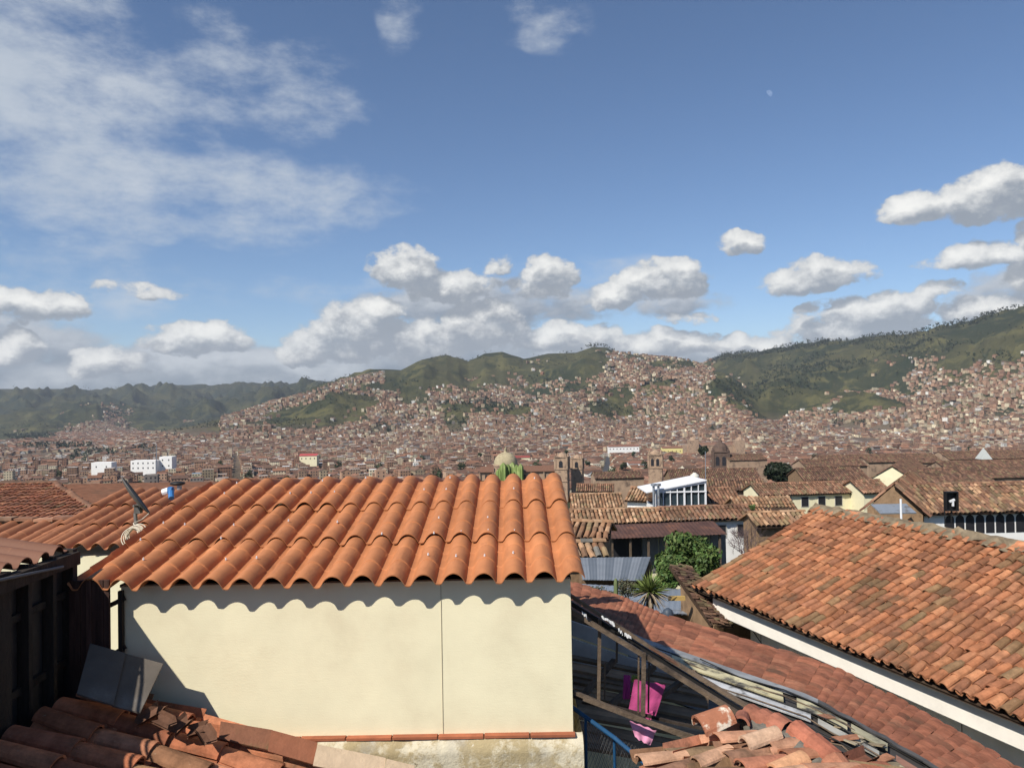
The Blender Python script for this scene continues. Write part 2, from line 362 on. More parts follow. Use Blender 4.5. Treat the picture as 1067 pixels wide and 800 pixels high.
def town_mesh(x, y, z, yaw, L, Wd, h, gable, wallc, roofc, rh=None, deep=4.0):
    """boxes with flat or gabled roofs; arrays in, one builder + uv out"""
    n = len(x); c, s = np.cos(yaw), np.sin(yaw)
    def pt(u, v, q): return np.stack([x + c * u - s * v, y + s * u + c * v, z + q], -1)
    hl, hw = L / 2, Wd / 2; rh = Wd * 0.26 if rh is None else rh; rh = np.where(gable, rh, 0.0)
    b = [pt(-hl, -hw, -deep), pt(hl, -hw, -deep), pt(hl, hw, -deep), pt(-hl, hw, -deep)]
    t = [pt(-hl, -hw, h), pt(hl, -hw, h), pt(hl, hw, h), pt(-hl, hw, h)]
    ov = 0.45
    e = [pt(-hl - .2, -hw - ov, h - .12), pt(hl + .2, -hw - ov, h - .12), pt(hl + .2, hw + ov, h - .12), pt(-hl - .2, hw + ov, h - .12)]
    rdg = [pt(-hl - .2, 0 * x, h + rh), pt(hl + .2, 0 * x, h + rh)]; rin = [pt(-hl, 0 * x, h + rh - .1), pt(hl, 0 * x, h + rh - .1)]
    V = np.stack(b + t + e + rdg + rin, 1).reshape(-1, 3)     # 16 per house
    o = (np.arange(n) * 16)[:, None]
    wq = np.array([[0, 1, 5, 4], [1, 2, 6, 5], [2, 3, 7, 6], [3, 0, 4, 7]])
    Wq = (o[:, :, None] + wq[None]).reshape(-1, 4)
    zero = 0 * x; hh = h + deep; ph = -deep
    def uvq(len_): return np.stack([np.stack([zero, zero + ph], -1), np.stack([len_, zero + ph], -1), np.stack([len_, h + zero], -1), np.stack([zero, h + zero], -1)], 1)
    uvW = np.stack([uvq(L), uvq(Wd), uvq(L), uvq(Wd)], 1).reshape(-1, 2)
    cw = np.repeat(np.hstack([wallc, np.ones((n, 1))]), 4, 0)
    m = MB(); m.raw(V, Wq, cw); uvs = [uvW]
    G = np.where(gable)[0]; Fl = np.where(~gable)[0]
    def addf(ii, quads, col):
        if len(ii) == 0: return
        q = np.array(quads); f = ((ii * 16)[:, None, None] + q[None]).reshape(-1, q.shape[1])
        m.raw(np.zeros((0, 3)), f - m.nv, np.repeat(np.hstack([col[ii], np.zeros((len(ii), 1))]), len(q), 0)); uvs.append(np.zeros((f.size, 2)))
    addf(G, [[8, 9, 13, 12], [10, 11, 12, 13]], roofc)
    addf(G, [[5, 6, 15], [7, 4, 14]], wallc)
    addf(Fl, [[4, 5, 6, 7]], roofc)
    return m, np.vstack(uvs)
def ell(px, py, L):
    r = np.zeros_like(px)
    for (cx, cy, rx, ry) in L: r = np.maximum(r, 1 - ((px - cx) / rx) ** 2 - ((py - cy) / ry) ** 2)
    return r
WOODS = [(475,436,14,17),(500,424,26,7),(470,425,20,6),(535,427,20,7),(400,447,14,5),(430,403,22,6),(640,428,22,8),(625,424,14,7),(752,405,22,9),(775,420,20,9),(690,398,16,4),
         (105,474,34,5),(80,480,16,5),(60,466,45,3),(150,470,14,5),(30,455,30,4),(745,447,10,4),(560,395,14,6),(605,405,18,6),(885,441,22,3.5),(820,400,40,18),(850,380,60,14),(955,362,60,9),(1030,372,40,7),(700,380,26,5)]
BARE = [(345,432,46,11),(320,440,45,9),(370,420,30,9),(600,378,36,17),(520,383,36,13),(565,392,22,7),(455,385,30,10),(645,413,16,9),(560,408,16,5),(625,428,14,5),
        (835,395,62,34),(780,395,40,22),(800,430,22,10),(900,425,30,5),(940,402,8,6),(1000,345,90,16),(900,365,60,10),(430,415,18,9),(905,446,45,3),(1040,380,6,6)]
def town_chance(px, py, r, X, Y):
    n = fbm(X / 260, Y / 260, 4, 21)
    p = np.where(r < 1750, 0.94, 0.0)
    # central massif: thick town climbing the slopes
    top = np.interp(px, [230, 300, 345, 390, 430, 470, 520, 570, 610, 640, 680, 720, 745, 775, 800], [445, 447, 425, 402, 400, 400, 396, 388, 388, 368, 372, 380, 390, 410, 430])
    inB = (px > 180) & (px < 800)
    p = np.where(inB & (r >= 1750), np.clip(.35 + (py - top) / 30, 0.0, 1) * 0.97 * (n > 0.52 - np.clip((py - top + 6) / 70, 0, .5)) * (py > top - 6) + (py > top - 14) * (n > 0.55) * 0.45, p)
    # the spur with houses on the left shoulder
    spur = np.abs(py - np.interp(px, [230, 280, 320, 360, 400], [441, 425, 415, 401, 393])) < 6
    p = np.where(spur & (px > 225) & (px < 400), np.maximum(p, 0.65), p)
    # left valley
    topL = np.interp(px, [-50, 0, 40, 80, 110, 140, 180, 240], [462, 460, 455, 438, 425, 440, 452, 452])
    p = np.where((px <= 230) & (r >= 1750), np.clip((py - topL) / 8, 0, 1) * 0.92 * (n > 0.36) + ((py > topL - 14) & (n > 0.58)) * .35, p)
    topC = np.interp(px, [780, 830, 880, 930, 980, 1067, 1200], [434, 415, 400, 372, 371, 362, 355])
    p = np.where((px >= 790) & (r >= 1750), np.clip((py - topC) / 12, 0, 1) * 0.95 * (n > 0.34) + ((py > topC - 5) & (n > .5)) * .3, p)
    e1 = ell(px, py, BARE); bare = np.where(e1 > 0, e1 + (n - .5) * 1.2, 0)
    p = np.where((r > 1500) & (bare > 0.15) & ~(spur & (px < 400)), p * 0.05, p)
    e2 = ell(px, py, WOODS); wd = np.where(e2 > 0, e2 + (n - .5) * 1.0, 0)
    p = np.where((r > 1000) & (wd > 0.1), p * 0.08, p)
    return p, n
GRID = math.radians(-20.3)
uu = np.array([math.cos(-GRID), math.sin(-GRID)]); 
def town_points():
    xs = []; ys = []
    for (r0, r1, st) in ((170, 700, 13.5), (700, 1750, 12.5), (1750, 5200, 11.5)):
        g = np.arange(-5000, 5600, st); gx, gy = np.meshgrid(g, g)
        gx = gx.ravel(); gy = gy.ravel()
        k = np.floor(gx / 96.0); gx = gx + 0
        st_keep = (np.mod(gx, 96) > 9) & (np.mod(gy, 84) > 9)        # streets between the blocks
        gx2 = gx * uu[0] - gy * uu[1]; gy2 = gx * uu[1] + gy * uu[0]
        r = np.hypot(gx2, gy2); a = np.arctan2(gx2, gy2)
        k = (r >= r0) & (r < r1) & (np.abs(a) < 0.66) & (gy2 > 0) & (st_keep | (r > 1750))
        xs.append(gx2[k]); ys.append(gy2[k])
    x = np.concatenate(xs); y = np.concatenate(ys)
    j = np.clip(np.hypot(x, y) / 1700, .12, 1)
    return x + rng.uniform(-4, 4, len(x)) * j, y + rng.uniform(-4, 4, len(x)) * j
def front_sky(px):      # height in the photo of what stands in front (roofs close by)
    return np.interp(px, [-80, 0, 60, 110, 125, 165, 235, 580, 592, 600, 640, 700, 735, 740, 760, 830, 900, 905, 940, 1000, 1100], [500, 502, 502, 535, 535, 512, 499, 495, 497, 512, 512, 504, 500, 514, 514, 508, 500, 486, 486, 500, 500])
tx, ty = town_points()
tz = H(tx, ty); tr = np.hypot(tx, ty)
pp = np.stack([tx, ty, tz], -1)
ppx = CX + F * (pp @ right) / (pp @ fwd); ppy = CY - F * (pp @ upv) / (pp @ fwd)
pch, nn = town_chance(ppx, ppy, tr, tx, ty)
keep = (rng.random(len(tx)) < pch)
# the long street that runs away from the twin towers, and landmark sites
EXC = []
def exclude(px, D, rad): q = P(px, 480, D); EXC.append((q[0], q[1], rad))
for a_ in ((540, 395, 24), (562, 395, 20), (590, 392, 18), (605, 398, 12), (550, 360, 22), (575, 360, 18), (526, 430, 24), (545, 435, 16), (560, 435, 18), (575, 430, 14), (586, 424, 14), (603, 430, 14), (683, 430, 14), (751, 430, 16), (706, 440, 18), (722, 440, 18),
           (745, 1170, 48), (650, 1206, 26), (702, 1206, 20), (790, 888, 30), (665, 828, 14), (828, 1006, 12), (321, 1006, 14), (542, 1056, 14), (811, 190, 14), (105, 886, 16), (149, 866, 20), (173, 876, 14), (105, 870, 14), (149, 850, 16),
           (800, 200, 16), (835, 200, 20), (870, 200, 24), (930, 230, 34), (990, 230, 40), (1060, 230, 40), (664, 190, 14)): exclude(*a_)
s0, s1 = P(613, 500, 300), P(634, 470, 1200)
def seg_d(x, y):
    d = np.array([s1[0] - s0[0], s1[1] - s0[1]]); L = np.linalg.norm(d); d /= L
    t = np.clip((x - s0[0]) * d[0] + (y - s0[1]) * d[1], 0, L); return np.hypot(x - s0[0] - t * d[0], y - s0[1] - t * d[1])
keep &= seg_d(tx, ty) > 10.5
for (ex, ey, er) in EXC: keep &= np.hypot(tx - ex, ty - ey) > er
keep &= (ppx > -25) & (ppx < 1092)
vis = (ppy - 8.5 / (pp @ fwd) * F) < front_sky(ppx)
keep &= vis
tx, ty, tz, tr, ppx, ppy, nn = (q[keep] for q in (tx, ty, tz, tr, ppx, ppy, nn))
n = len(tx); print('town houses', n)
old = np.clip(1.35 - tr / 1400, 0, 1) * np.clip((ppx - 330) / 250, 0.25, 1)          # old tiled quarter nearer and to the right
old = np.maximum(old, ((ppx > 640) & (tr < 1300)) * 0.9)
gable = rng.random(n) < np.where(tr < 1750, 0.30 + 0.65 * old, 0.35)
L_ = np.where(gable, rng.uniform(8, 14.5, n) + 14 * old * rng.random(n) ** 2, rng.uniform(6, 12, n)); W_ = np.where(gable, rng.uniform(6, 9.5, n), rng.uniform(6, 11, n))
far = np.clip((tr - 1500) / 800, 0, 1); L_ *= 1 + .10 * far; W_ *= 1 + .10 * far
hgt = rng.choice([3.5, 5.6, 6.2, 8.4, 11.2, 14], n, p=[.12, .34, .2, .2, .1, .04]); hgt = np.where(old > .5, rng.uniform(4.4, 6.8, n), hgt); hgt = np.where(far > .5, np.minimum(hgt, 6.2), hgt)
hgt = np.where((ppx < 260) & (tr < 1700) & (rng.random(n) < .35), hgt + rng.choice([2.8, 5.6], n), hgt)
yaw = -GRID + np.where(rng.random(n) < .5, 0, np.pi / 2) + rng.normal(0, .05, n) + far * rng.uniform(-.35, .35, n)
wc = np.array(WALLS)[rng.choice(len(WALLS), n, p=[.20, .20, .12, .09, .05, .06, .16, .07, .05])] * rng.uniform(.65, 1.25, (n, 1)) * np.where(rng.random((n, 1)) < .12, 1.3, 1)
lightw = (old > .5) & (rng.random(n) < .6); wc[lightw] = np.array((.66, .60, .47)) * rng.uniform(.8, 1.1, (lightw.sum(), 1))
rc = np.array(TILE_N)[rng.integers(0, 5, n)] * rng.uniform(.85, 1.45, (n, 1))
flatc = np.array([(.30, .20, .15), (.34, .30, .27), (.24, .12, .08), (.45, .42, .39), (.20, .18, .17), (.60, .60, .60), (.16, .22, .28)])[rng.choice(7, n, p=[.28, .24, .2, .11, .09, .05, .03])] * rng.uniform(.8, 1.15, (n, 1))
rc = np.where(gable[:, None], rc, flatc)
top_y = ppy - hgt / tr * F
order = np.argsort(tr); near_i = order[:262]; rest = order[262:]
m_, uv_ = town_mesh(tx[rest], ty[rest], tz[rest], yaw[rest], L_[rest], W_[rest], hgt[rest], gable[rest], wc[rest], rc[rest])
m_.build('distant_houses', CITY, base=(0, 0, 0), uv=uv_, kind='stuff', label='dense far town of small brick and tiled houses covering valley and slopes', cat='houses')

# individual houses of the nearer town
M_wall = mat('painted_wall', (1, 1, 1), attr=True, var=.16, scale=.6, dirt=(.25, .2, .15), dscale=.5, dlo=.62, dhi=.85)
def old_roof_mat(name, base, stripes=True):
    m = bpy.data.materials.new(name); m.use_nodes = True; N = NT(m.node_tree); b = N.n['Principled BSDF']
    a = N.new('ShaderNodeAttribute', attribute_name='Col'); co = N.new('ShaderNodeTexCoord').outputs['Object']
    nz = N.noise(co, 1.6, 7, .75); nf = N.noise(co, 5.0, 3, .7)
    f = N.lin(N.math('ADD', N.math('MULTIPLY', nz, .5), N.math('MULTIPLY', nf, .5)), .32, .68, .45, 1.6)
    cc = N.new('ShaderNodeCombineColor')
    for i in range(3): N.inp(cc.inputs[i], f)
    N.inp(b.inputs['Base Color'], N.mix(1.0, a.outputs[0], cc.outputs[0], 'MULTIPLY')); b.inputs['Roughness'].default_value = .9; b.inputs['Specular IOR Level'].default_value = .15
    return m
M_oroof = old_roof_mat('old_tile_roof', None)
M_dark = mat('window_dark', (0.025, 0.025, 0.03), rough=.3, var=.2)
M_frame = mat('window_frame_paint', (0.55, 0.52, 0.45), var=.1)
qm = bpy.data.meshes.new('window'); qm.from_pydata([(-.5, -.06, 0), (.5, -.06, 0), (.5, .0, 0), (-.5, 0, 0), (-.5, -.06, 1), (.5, -.06, 1), (.5, 0, 1), (-.5, 0, 1)], [], [(0, 1, 5, 4), (1, 2, 6, 5), (3, 0, 4, 7), (4, 5, 6, 7), (0, 3, 2, 1)])
qm.materials.append(M_dark)
def colour_word(c):
    L = sum(c) / 3
    if L > .52: return 'white' if c[2] > .75 * c[0] else 'cream'
    if L > .36: return 'beige'
    if c[2] > .7 * c[0]: return 'grey'
    return 'brick red' if c[0] > 1.75 * c[1] else 'brown'
LABEL_REQ = []
for i in near_i:
    base = (tx[i], ty[i], tz[i]); g = bool(gable[i])
    r = bpy.data.objects.new('town_house', None); C.objects.link(r); r.location = base; r.rotation_euler.z = yaw[i]; ORIG[r.name] = (0, 0, 0)
    l2, w2, h2 = L_[i] / 2, W_[i] / 2, hgt[i]; rh = W_[i] * .26
    mb = MB()
    if g:
        mb.raw([(-l2, -w2, -4), (l2, -w2, -4), (l2, w2, -4), (-l2, w2, -4), (-l2, -w2, h2), (l2, -w2, h2), (l2, w2, h2), (-l2, w2, h2), (-l2, 0, h2 + rh), (l2, 0, h2 + rh)],
               [[0, 1, 5, 4], [1, 2, 6, 5], [2, 3, 7, 6], [3, 0, 4, 7]], wc[i]); mb.raw(np.zeros((0, 3)), np.array([[5, 6, 9], [7, 4, 8]]) - 10, wc[i])
    else: mb.box((0, 0, h2 / 2 - 2), (2 * l2, 2 * w2, h2 + 4), wc[i])
    mb.build('wall', M_wall, r)
    rb = MB(); s_ = rh / w2
    if g:
        for sg in (-1, 1):
            a0 = np.array((-l2 - .3, sg * (w2 + .5), h2 - .5 * s_ + .05)); a1 = a0 * (-1, 1, 1); r0_ = np.array((-l2 - .3, 0, h2 + rh + .05)); r1_ = r0_ * (-1, 1, 1)
            t_ = np.array((0, 0, .14)); rb.hexa([a0, a1, r1_, r0_, a0 + t_, a1 + t_, r1_ + t_, r0_ + t_] if sg < 0 else [a1, a0, r0_, r1_, a1 + t_, a0 + t_, r0_ + t_, r1_ + t_], rc[i] * 1.25)
        rb.tube([(-l2 - .35, 0, h2 + rh + .17), (l2 + .35, 0, h2 + rh + .17)], .16, 6, rc[i] * .9)
    else:
        for (cx_, cy_, sx_, sy_) in ((0, -w2 + .1, 2 * l2, .2), (0, w2 - .1, 2 * l2, .2), (-l2 + .1, 0, .2, 2 * w2 - .4), (l2 - .1, 0, .2, 2 * w2 - .4)):
            rb.box((cx_, cy_, h2 + .38), (sx_ + .02, sy_ + .02, .76), wc[i] * .95)
        rb.box((0, 0, h2 + .04), (2 * l2 - .3, 2 * w2 - .3, .08), rc[i])
    rb.build('roof', M_oroof, r)
    # windows on the two sides that face the viewer
    cth, sth = math.cos(yaw[i]), math.sin(yaw[i])
    cnt = 0
    for (nx, ny, half, off) in ((0, -1, l2, w2), (1, 0, w2, l2), (0, 1, l2, w2), (-1, 0, w2, l2)):
        wx, wy = cth * nx - sth * ny, sth * nx + cth * ny
        if wx * tx[i] + wy * ty[i] > -.25 * tr[i]: continue
        k = max(1, min(4, int(2 * half / 3.0)))
        for fl in range(min(3, max(1, int(h2 / 2.9)))):
            for q in range(k):
                if cnt >= 8 or rng.random() < .15: continue
                cnt += 1
                u = -half + (q + .5) * 2 * half / k
                wo = bpy.data.objects.new('window', qm); C.objects.link(wo); wo.parent = r
                a_ = math.atan2(ny, nx) + math.pi / 2
                wo.location = (nx * off - ny * u, ny * off + nx * u, h2 - 2.1 - fl * 2.9); wo.rotation_euler.z = a_; wo.scale = (1.1, .6, 1.3)
    LABEL_REQ.append((r, ppx[i], top_y[i], wc[i], rc[i], g, h2, tr[i]))
LAND = [(-40, 60, 'above the hip roof at far left'), (60, 125, 'right of the hip roof'), (125, 200, 'behind the dish antenna'), (200, 290, 'above the left end of the shed ridge'), (290, 400, 'above the left half of the shed ridge'),
        (400, 512, 'left of the cream dome'), (512, 580, 'between dome and stone tower'), (580, 640, 'beside the shaded street'), (640, 690, 'left of the open belfry'), (690, 738, 'between belfry and dark domed tower'),
        (738, 800, 'around the dark domed tower'), (800, 870, 'behind the round dark tree'), (870, 960, 'behind the cream gable'), (960, 1110, 'at the right edge')]
bk = {}
for q in LABEL_REQ:
    o, px_, ty_, wc_, rc_, g, h_, r_ = q
    z = [t for a0, a1, t in LAND if a0 <= px_ < a1] or ['in the town']
    size = 'tall' if h_ > 8 else 'low'
    key = f"{size} {colour_word(wc_)} house with {'tiled gable roof' if g else 'flat parapet roof'} {z[0]}"
    bk.setdefault(key, []).append(q)
ORD = ['leftmost', 'second from left', 'third from left', 'fourth from left', 'fifth from left', 'sixth from left', 'seventh from left', 'eighth from left', 'ninth from left', 'tenth from left', 'eleventh from left', 'twelfth from left']
for key, L in bk.items():
    L.sort(key=lambda q: q[1])
    key = key if len(key.split()) <= 12 else key.replace(' parapet', '').replace(' gable roof', ' roof').replace(' the ', ' ')
    for k, q in enumerate(L):
        lab = key if len(L) == 1 else (f"{key}, {ORD[k]}" if k < len(ORD) else f"{key}, {['thirteenth', 'fourteenth', 'fifteenth', 'sixteenth', 'seventeenth', 'eighteenth', 'nineteenth', 'twentieth', 'last but one', 'last'][min(k - 12, 9)]} from left")
        tag(q[0], lab, 'house', 'houses of the old town')
# ------------------------------------------------------------------ clay tile roofs
def ringfaces(n_tiles, nr_, ns, off=0):
    base = np.arange(n_tiles)[:, None, None] * (nr_ * ns)
    q = np.array([[[i * ns + k, i * ns + k + 1, (i + 1) * ns + k + 1, (i + 1) * ns + k] for k in range(ns - 1)] for i in range(nr_ - 1)]).reshape(-1, 4)
    return (base + q[None]).reshape(-1, 4) + off, len(q)
def tile_roof(mb, O, U, V, nu, nv, pu, lv, cols, seed=1, seg=5, jit=1.0, hump=0.95, pans=True, clip=None, base_col=(0.05, 0.032, 0.022), thick=0.014, moss=0.12, sag=0.0, bright=1.0):
    """barrel tiles: O eave corner, U along the eave, V up the slope"""
    g = np.random.default_rng(seed); O = np.array(O, float); U = unit(U); V = unit(V); N = np.cross(U, V)
    if N[2] < 0: N = -N
    I, J = np.meshgrid(np.arange(nu), np.arange(nv), indexing='ij'); I = I.ravel(); J = J.ravel()
    uc = (I + .5) * pu; vc = J * lv
    if clip is not None:
        k = clip(uc, vc + lv * .5); I, J, uc, vc = I[k], J[k], uc[k], vc[k]
    T = len(I)
    if sag: sg = -sag * np.sin(np.clip(vc / (nv * lv), 0, 1) * math.pi) + sag * .8 * (fbm(uc / 2.1 + seed, vc / 1.7, 3, seed) - .5) * 2
    else: sg = np.zeros(T)
    rowc = g.uniform(.9, 1.1, nu)[I]
    def colours():
        c = np.array(cols)[g.integers(0, len(cols), T)] * g.uniform(.72, 1.22, (T, 1)) * rowc[:, None]
        mo = g.random(T) < moss; c[mo] = c[mo] * .45 + np.array((.10, .085, .045)) * g.uniform(.5, 1.4, (mo.sum(), 1)); return c * bright
    def layer(r, uoff, lift, conv, nsg):
        ns = nsg + 1; th = np.linspace(0, math.pi, ns)
        uo = uc + uoff + g.normal(0, .010 * jit, T); sk = g.normal(0, .022 * jit, T); dl = g.normal(0, .03 * jit, T) * (lv / .36); rr = r * g.uniform(.94, 1.06, T)
        ln = g.normal(0, .006 * jit, T)
        V0 = []; th_ = thick
        # rings: inner-lower, outer-lower, outer-upper
        for (vv, rad, nl) in ((-.02, -thick, .020), (-.02, 0, .020), (lv * 1.10, -.012, 0.0)):
            R_ = rr + rad if conv else rr
            for t in th:
                u = uo + np.cos(t) * R_ + sk * (1 if vv > 0 else -1)
                nn_ = (np.sin(t) * R_ * hump if conv else -np.sin(t) * R_ * .8) + nl * (1 if conv else .8) + lift + ln + sg + (thick if (not conv and rad == 0) else 0)
                V0.append(O + np.outer(u, U) + np.outer(vc + dl + vv, V) + np.outer(nn_, N))
        A_ = np.stack(V0, 1)                     # T, 3*ns, 3
        f, nq = ringfaces(T, 3, ns); c = np.repeat(colours(), nq, 0)
        mb.raw(A_.reshape(-1, 3), f, c)
    layer(pu * .42, 0, 0.012, True, seg)
    if pans: layer(pu * .36, pu * .5, pu * .36 * .62 - .01, False, 3)
    if clip is None:
        a = O + V * 0.0 - N * .03; L = U * nu * pu; Hh = V * (nv * lv)
        sgm = -N * (sag + .012)
        mb.raw([a + sgm, a + L + sgm, a + L + Hh + sgm, a + Hh + sgm], [[0, 1, 2, 3]], base_col)
        b = -N * .05
        mb.raw([a + b + sgm, a + L + b + sgm, a + L + Hh + b + sgm, a + Hh + b + sgm], [[3, 2, 1, 0]], base_col)
def ridge_tiles(mb, A_, B_, r, cols, seed=3, n=None, jit=1.0, mortar=None):
    A_ = np.array(A_, float); B_ = np.array(B_, float); L = np.linalg.norm(B_ - A_); n = n or max(2, int(L / .38)); d = (B_ - A_) / L
    g = np.random.default_rng(seed); s = unit(np.cross(d, (0, 0, 1))); u = np.cross(s, d)
    if u[2] < 0: u = -u
    for i in range(n):
        p0 = A_ + d * L * i / n; p1 = A_ + d * L * (i + 1.12) / n; c = np.array(cols[g.integers(0, len(cols))]) * g.uniform(.75, 1.2)
        off = s * g.normal(0, .012 * jit) + u * g.normal(0, .006 * jit); Vv = []
        for (p, rr, lf) in ((p0, r * .87, .015), (p0, r, .015), (p1, r * .9, 0)):
            for k in range(7):
                t = math.pi * k / 6; Vv.append(p + off + s * math.cos(t) * rr + u * (math.sin(t) * rr * .9 + lf))
        f, _ = ringfaces(1, 3, 7); mb.raw(Vv, f, c)
CL_OLD = [(.40, .165, .085), (.46, .20, .105), (.34, .135, .075), (.50, .24, .13), (.43, .21, .12)]
CL_TAN = [(.30, .17, .095), (.36, .22, .13), (.26, .14, .08), (.40, .26, .16), (.22, .13, .08)]
CL_BRN = [(.20, .105, .065), (.24, .13, .08), (.16, .085, .056), (.27, .15, .095), (.19, .12, .08)]
CL_DRK = [(.125, .070, .050), (.16, .088, .060), (.10, .060, .045), (.18, .105, .07)]
def tile_mat(name, scale=9, rough=.88, lich=.35):
    m = bpy.data.materials.new(name); m.use_nodes = True; N = NT(m.node_tree); b = N.n['Principled BSDF']
    a = N.new('ShaderNodeAttribute', attribute_name='Col'); co = N.new('ShaderNodeTexCoord').outputs['Object']
    n1 = N.noise(co, scale, 8, .7); n2 = N.noise(co, scale * .22, 6, .65); n3 = N.noise(co, scale * 3.1, 5, .7)
    f = N.lin(n1, .3, .7, .62, 1.38); cc = N.new('ShaderNodeCombineColor')
    for i in range(3): N.inp(cc.inputs[i], f)
    col = N.mix(1.0, a.outputs[0], cc.outputs[0], 'MULTIPLY')
    col = N.mix(N.math('MULTIPLY', N.smooth(n2, .52, .68), .6), col, (.085, .062, .040, 1))
    col = N.mix(N.math('MULTIPLY', N.smooth(n3, .62, .72), lich), col, (.40, .33, .22, 1))
    col = N.mix(N.math('MULTIPLY', N.smooth(n1, .30, .20), .7), col, (.05, .035, .025, 1))
    N.inp(b.inputs['Base Color'], col); b.inputs['Roughness'].default_value = rough; b.inputs['Specular IOR Level'].default_value = .18
    bp = N.new('ShaderNodeBump'); bp.inputs['Strength'].default_value = .5; bp.inputs['Distance'].default_value = .01
    N.inp(bp.inputs['Height'], n3); N.l.new(bp.outputs[0], b.inputs['Normal'])
    return m
M_tile = tile_mat('weathered_clay_tile', 6); M_tilefar = tile_mat('clay_tile_mid', 1.4, lich=.12); M_tilenear = tile_mat('old_clay_tile_close', 12, lich=.30)

# ------------------------------------------------------------------ materials of the near things
def plaster_mat(name, col, stain=(.45, .36, .24), s=.35):
    m = bpy.data.materials.new(name); m.use_nodes = True; N = NT(m.node_tree); b = N.n['Principled BSDF']
    co = N.new('ShaderNodeTexCoord').outputs['Object']
    n1 = N.noise(co, 1.1, 8, .65); n2 = N.noise(N.vmath('MULTIPLY', co, (9, 9, 1.2)), 1.0, 6, .65); n3 = N.noise(co, 38, 4, .7)
    c = N.mix(N.math('MULTIPLY', N.smooth(n1, .45, .75), s), (*col, 1), (*stain, 1))
    c = N.mix(N.math('MULTIPLY', N.smooth(n2, .60, .80), s * .5), c, (*stain, 1))
    c = N.mix(N.math('MULTIPLY', N.smooth(n3, .70, .78), .35), c, (.40, .33, .24, 1))
    v = N.lin(N.noise(co, 3.2, 6, .6), .3, .7, .955, 1.045); cc = N.new('ShaderNodeCombineColor')
    for i in range(3): N.inp(cc.inputs[i], v)
    N.inp(b.inputs['Base Color'], N.mix(1.0, c, cc.outputs[0], 'MULTIPLY')); b.inputs['Roughness'].default_value = .92; b.inputs['Specular IOR Level'].default_value = .15
    bp = N.new('ShaderNodeBump'); bp.inputs['Strength'].default_value = .18; bp.inputs['Distance'].default_value = .005
    brush = N.noise(N.vmath('MULTIPLY', co, (12, 12, 60)), 1.0, 5, .7)
    N.inp(bp.inputs['Height'], N.math('ADD', brush, N.noise(co, 90, 3, .6))); N.l.new(bp.outputs[0], b.inputs['Normal'])
    return m
M_cream = plaster_mat('cream_plaster', (.82, .755, .53), stain=(.58, .48, .32), s=.45)
M_white = plaster_mat('white_plaster', (.80, .755, .68), stain=(.45, .42, .37), s=.3)
M_creamfar = mat('cream_paint', (.74, .68, .46), var=.1, scale=.7, dirt=(.42, .34, .22), dscale=.8, dlo=.6, dhi=.85)
M_whitefar = mat('white_paint', (.78, .77, .74), var=.08, scale=.7, dirt=(.40, .36, .3), dscale=.9, dlo=.6, dhi=.85)
M_adobe = mat('adobe_brick_wall', (.24, .155, .090), var=.3, scale=3, bump=.5, bscale=8, dirt=(.13, .085, .05), dscale=2)
M_brick = mat('orange_brick', (.36, .17, .09), var=.25, scale=3, dirt=(.2, .1, .06), dscale=2)
M_stone = mat('church_stone', (.36, .25, .17), var=.25, scale=.25, dirt=(.12, .085, .065), dscale=.35, dlo=.48, dhi=.7)
M_stoned = mat('dark_church_stone', (.11, .072, .055), var=.25, scale=.3, dirt=(.07, .05, .042), dscale=.4, dlo=.45, dhi=.7)
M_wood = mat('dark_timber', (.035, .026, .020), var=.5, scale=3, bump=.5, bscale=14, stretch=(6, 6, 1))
M_woodb = mat('weathered_timber', (.125, .090, .062), var=.55, scale=5, bump=.6, bscale=25, dirt=(.035, .026, .02), dscale=4)
M_woodr = mat('reddish_old_plank', (.11, .055, .035), var=.5, scale=4, bump=.5, bscale=20)
M_grey = mat('grey_fibre_board', (.115, .098, .082), var=.25, scale=3, dirt=(.20, .19, .18), dscale=2.4, dlo=.55, dhi=.75, bump=.2)
M_black = mat('black_plastic', (.015, .015, .016), rough=.5, var=.2)
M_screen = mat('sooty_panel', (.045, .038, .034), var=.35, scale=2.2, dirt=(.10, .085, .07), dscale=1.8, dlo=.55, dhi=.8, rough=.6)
M_metal = mat('grey_sheet_metal', (.30, .335, .38), rough=.45, var=.15, metal=.35, spec=.5, dirt=(.17, .15, .13), dscale=2)
M_rust = mat('rusty_corrugated_iron', (.085, .045, .036), rough=.75, var=.35, scale=1.2, dirt=(.15, .07, .045), dscale=1.1)
M_steelw = mat('white_steel_frame', (.75, .76, .78), rough=.4, var=.05)
M_glass = mat('dark_glazing', (.03, .045, .055), rough=.12, var=.1, spec=.7)
M_pink = mat('pink_cloth', (.46, .07, .21), rough=.9, var=.3, scale=5, bump=.4, bscale=12)
M_pale = mat('pale_pink_cloth', (.72, .30, .46), rough=.85, var=.15, scale=9)
M_lime = mat('lime_cloth', (.22, .28, .06), rough=.85, var=.2)
M_blue = mat('blue_painted_pipe', (.014, .07, .16), rough=.45, var=.35, scale=12)
M_wire = mat('galvanised_wire', (.22, .22, .22), rough=.5, metal=.6)
M_cable = mat('cream_cable', (.62, .54, .42), rough=.6)
M_dish = mat('weathered_grey_metal', (.13, .12, .11), rough=.6, var=.3, scale=8)
M_mortar = mat('grey_mortar', (.17, .155, .13), var=.35, scale=7, bump=1.0, bscale=25, dirt=(.08, .075, .055), dscale=6)
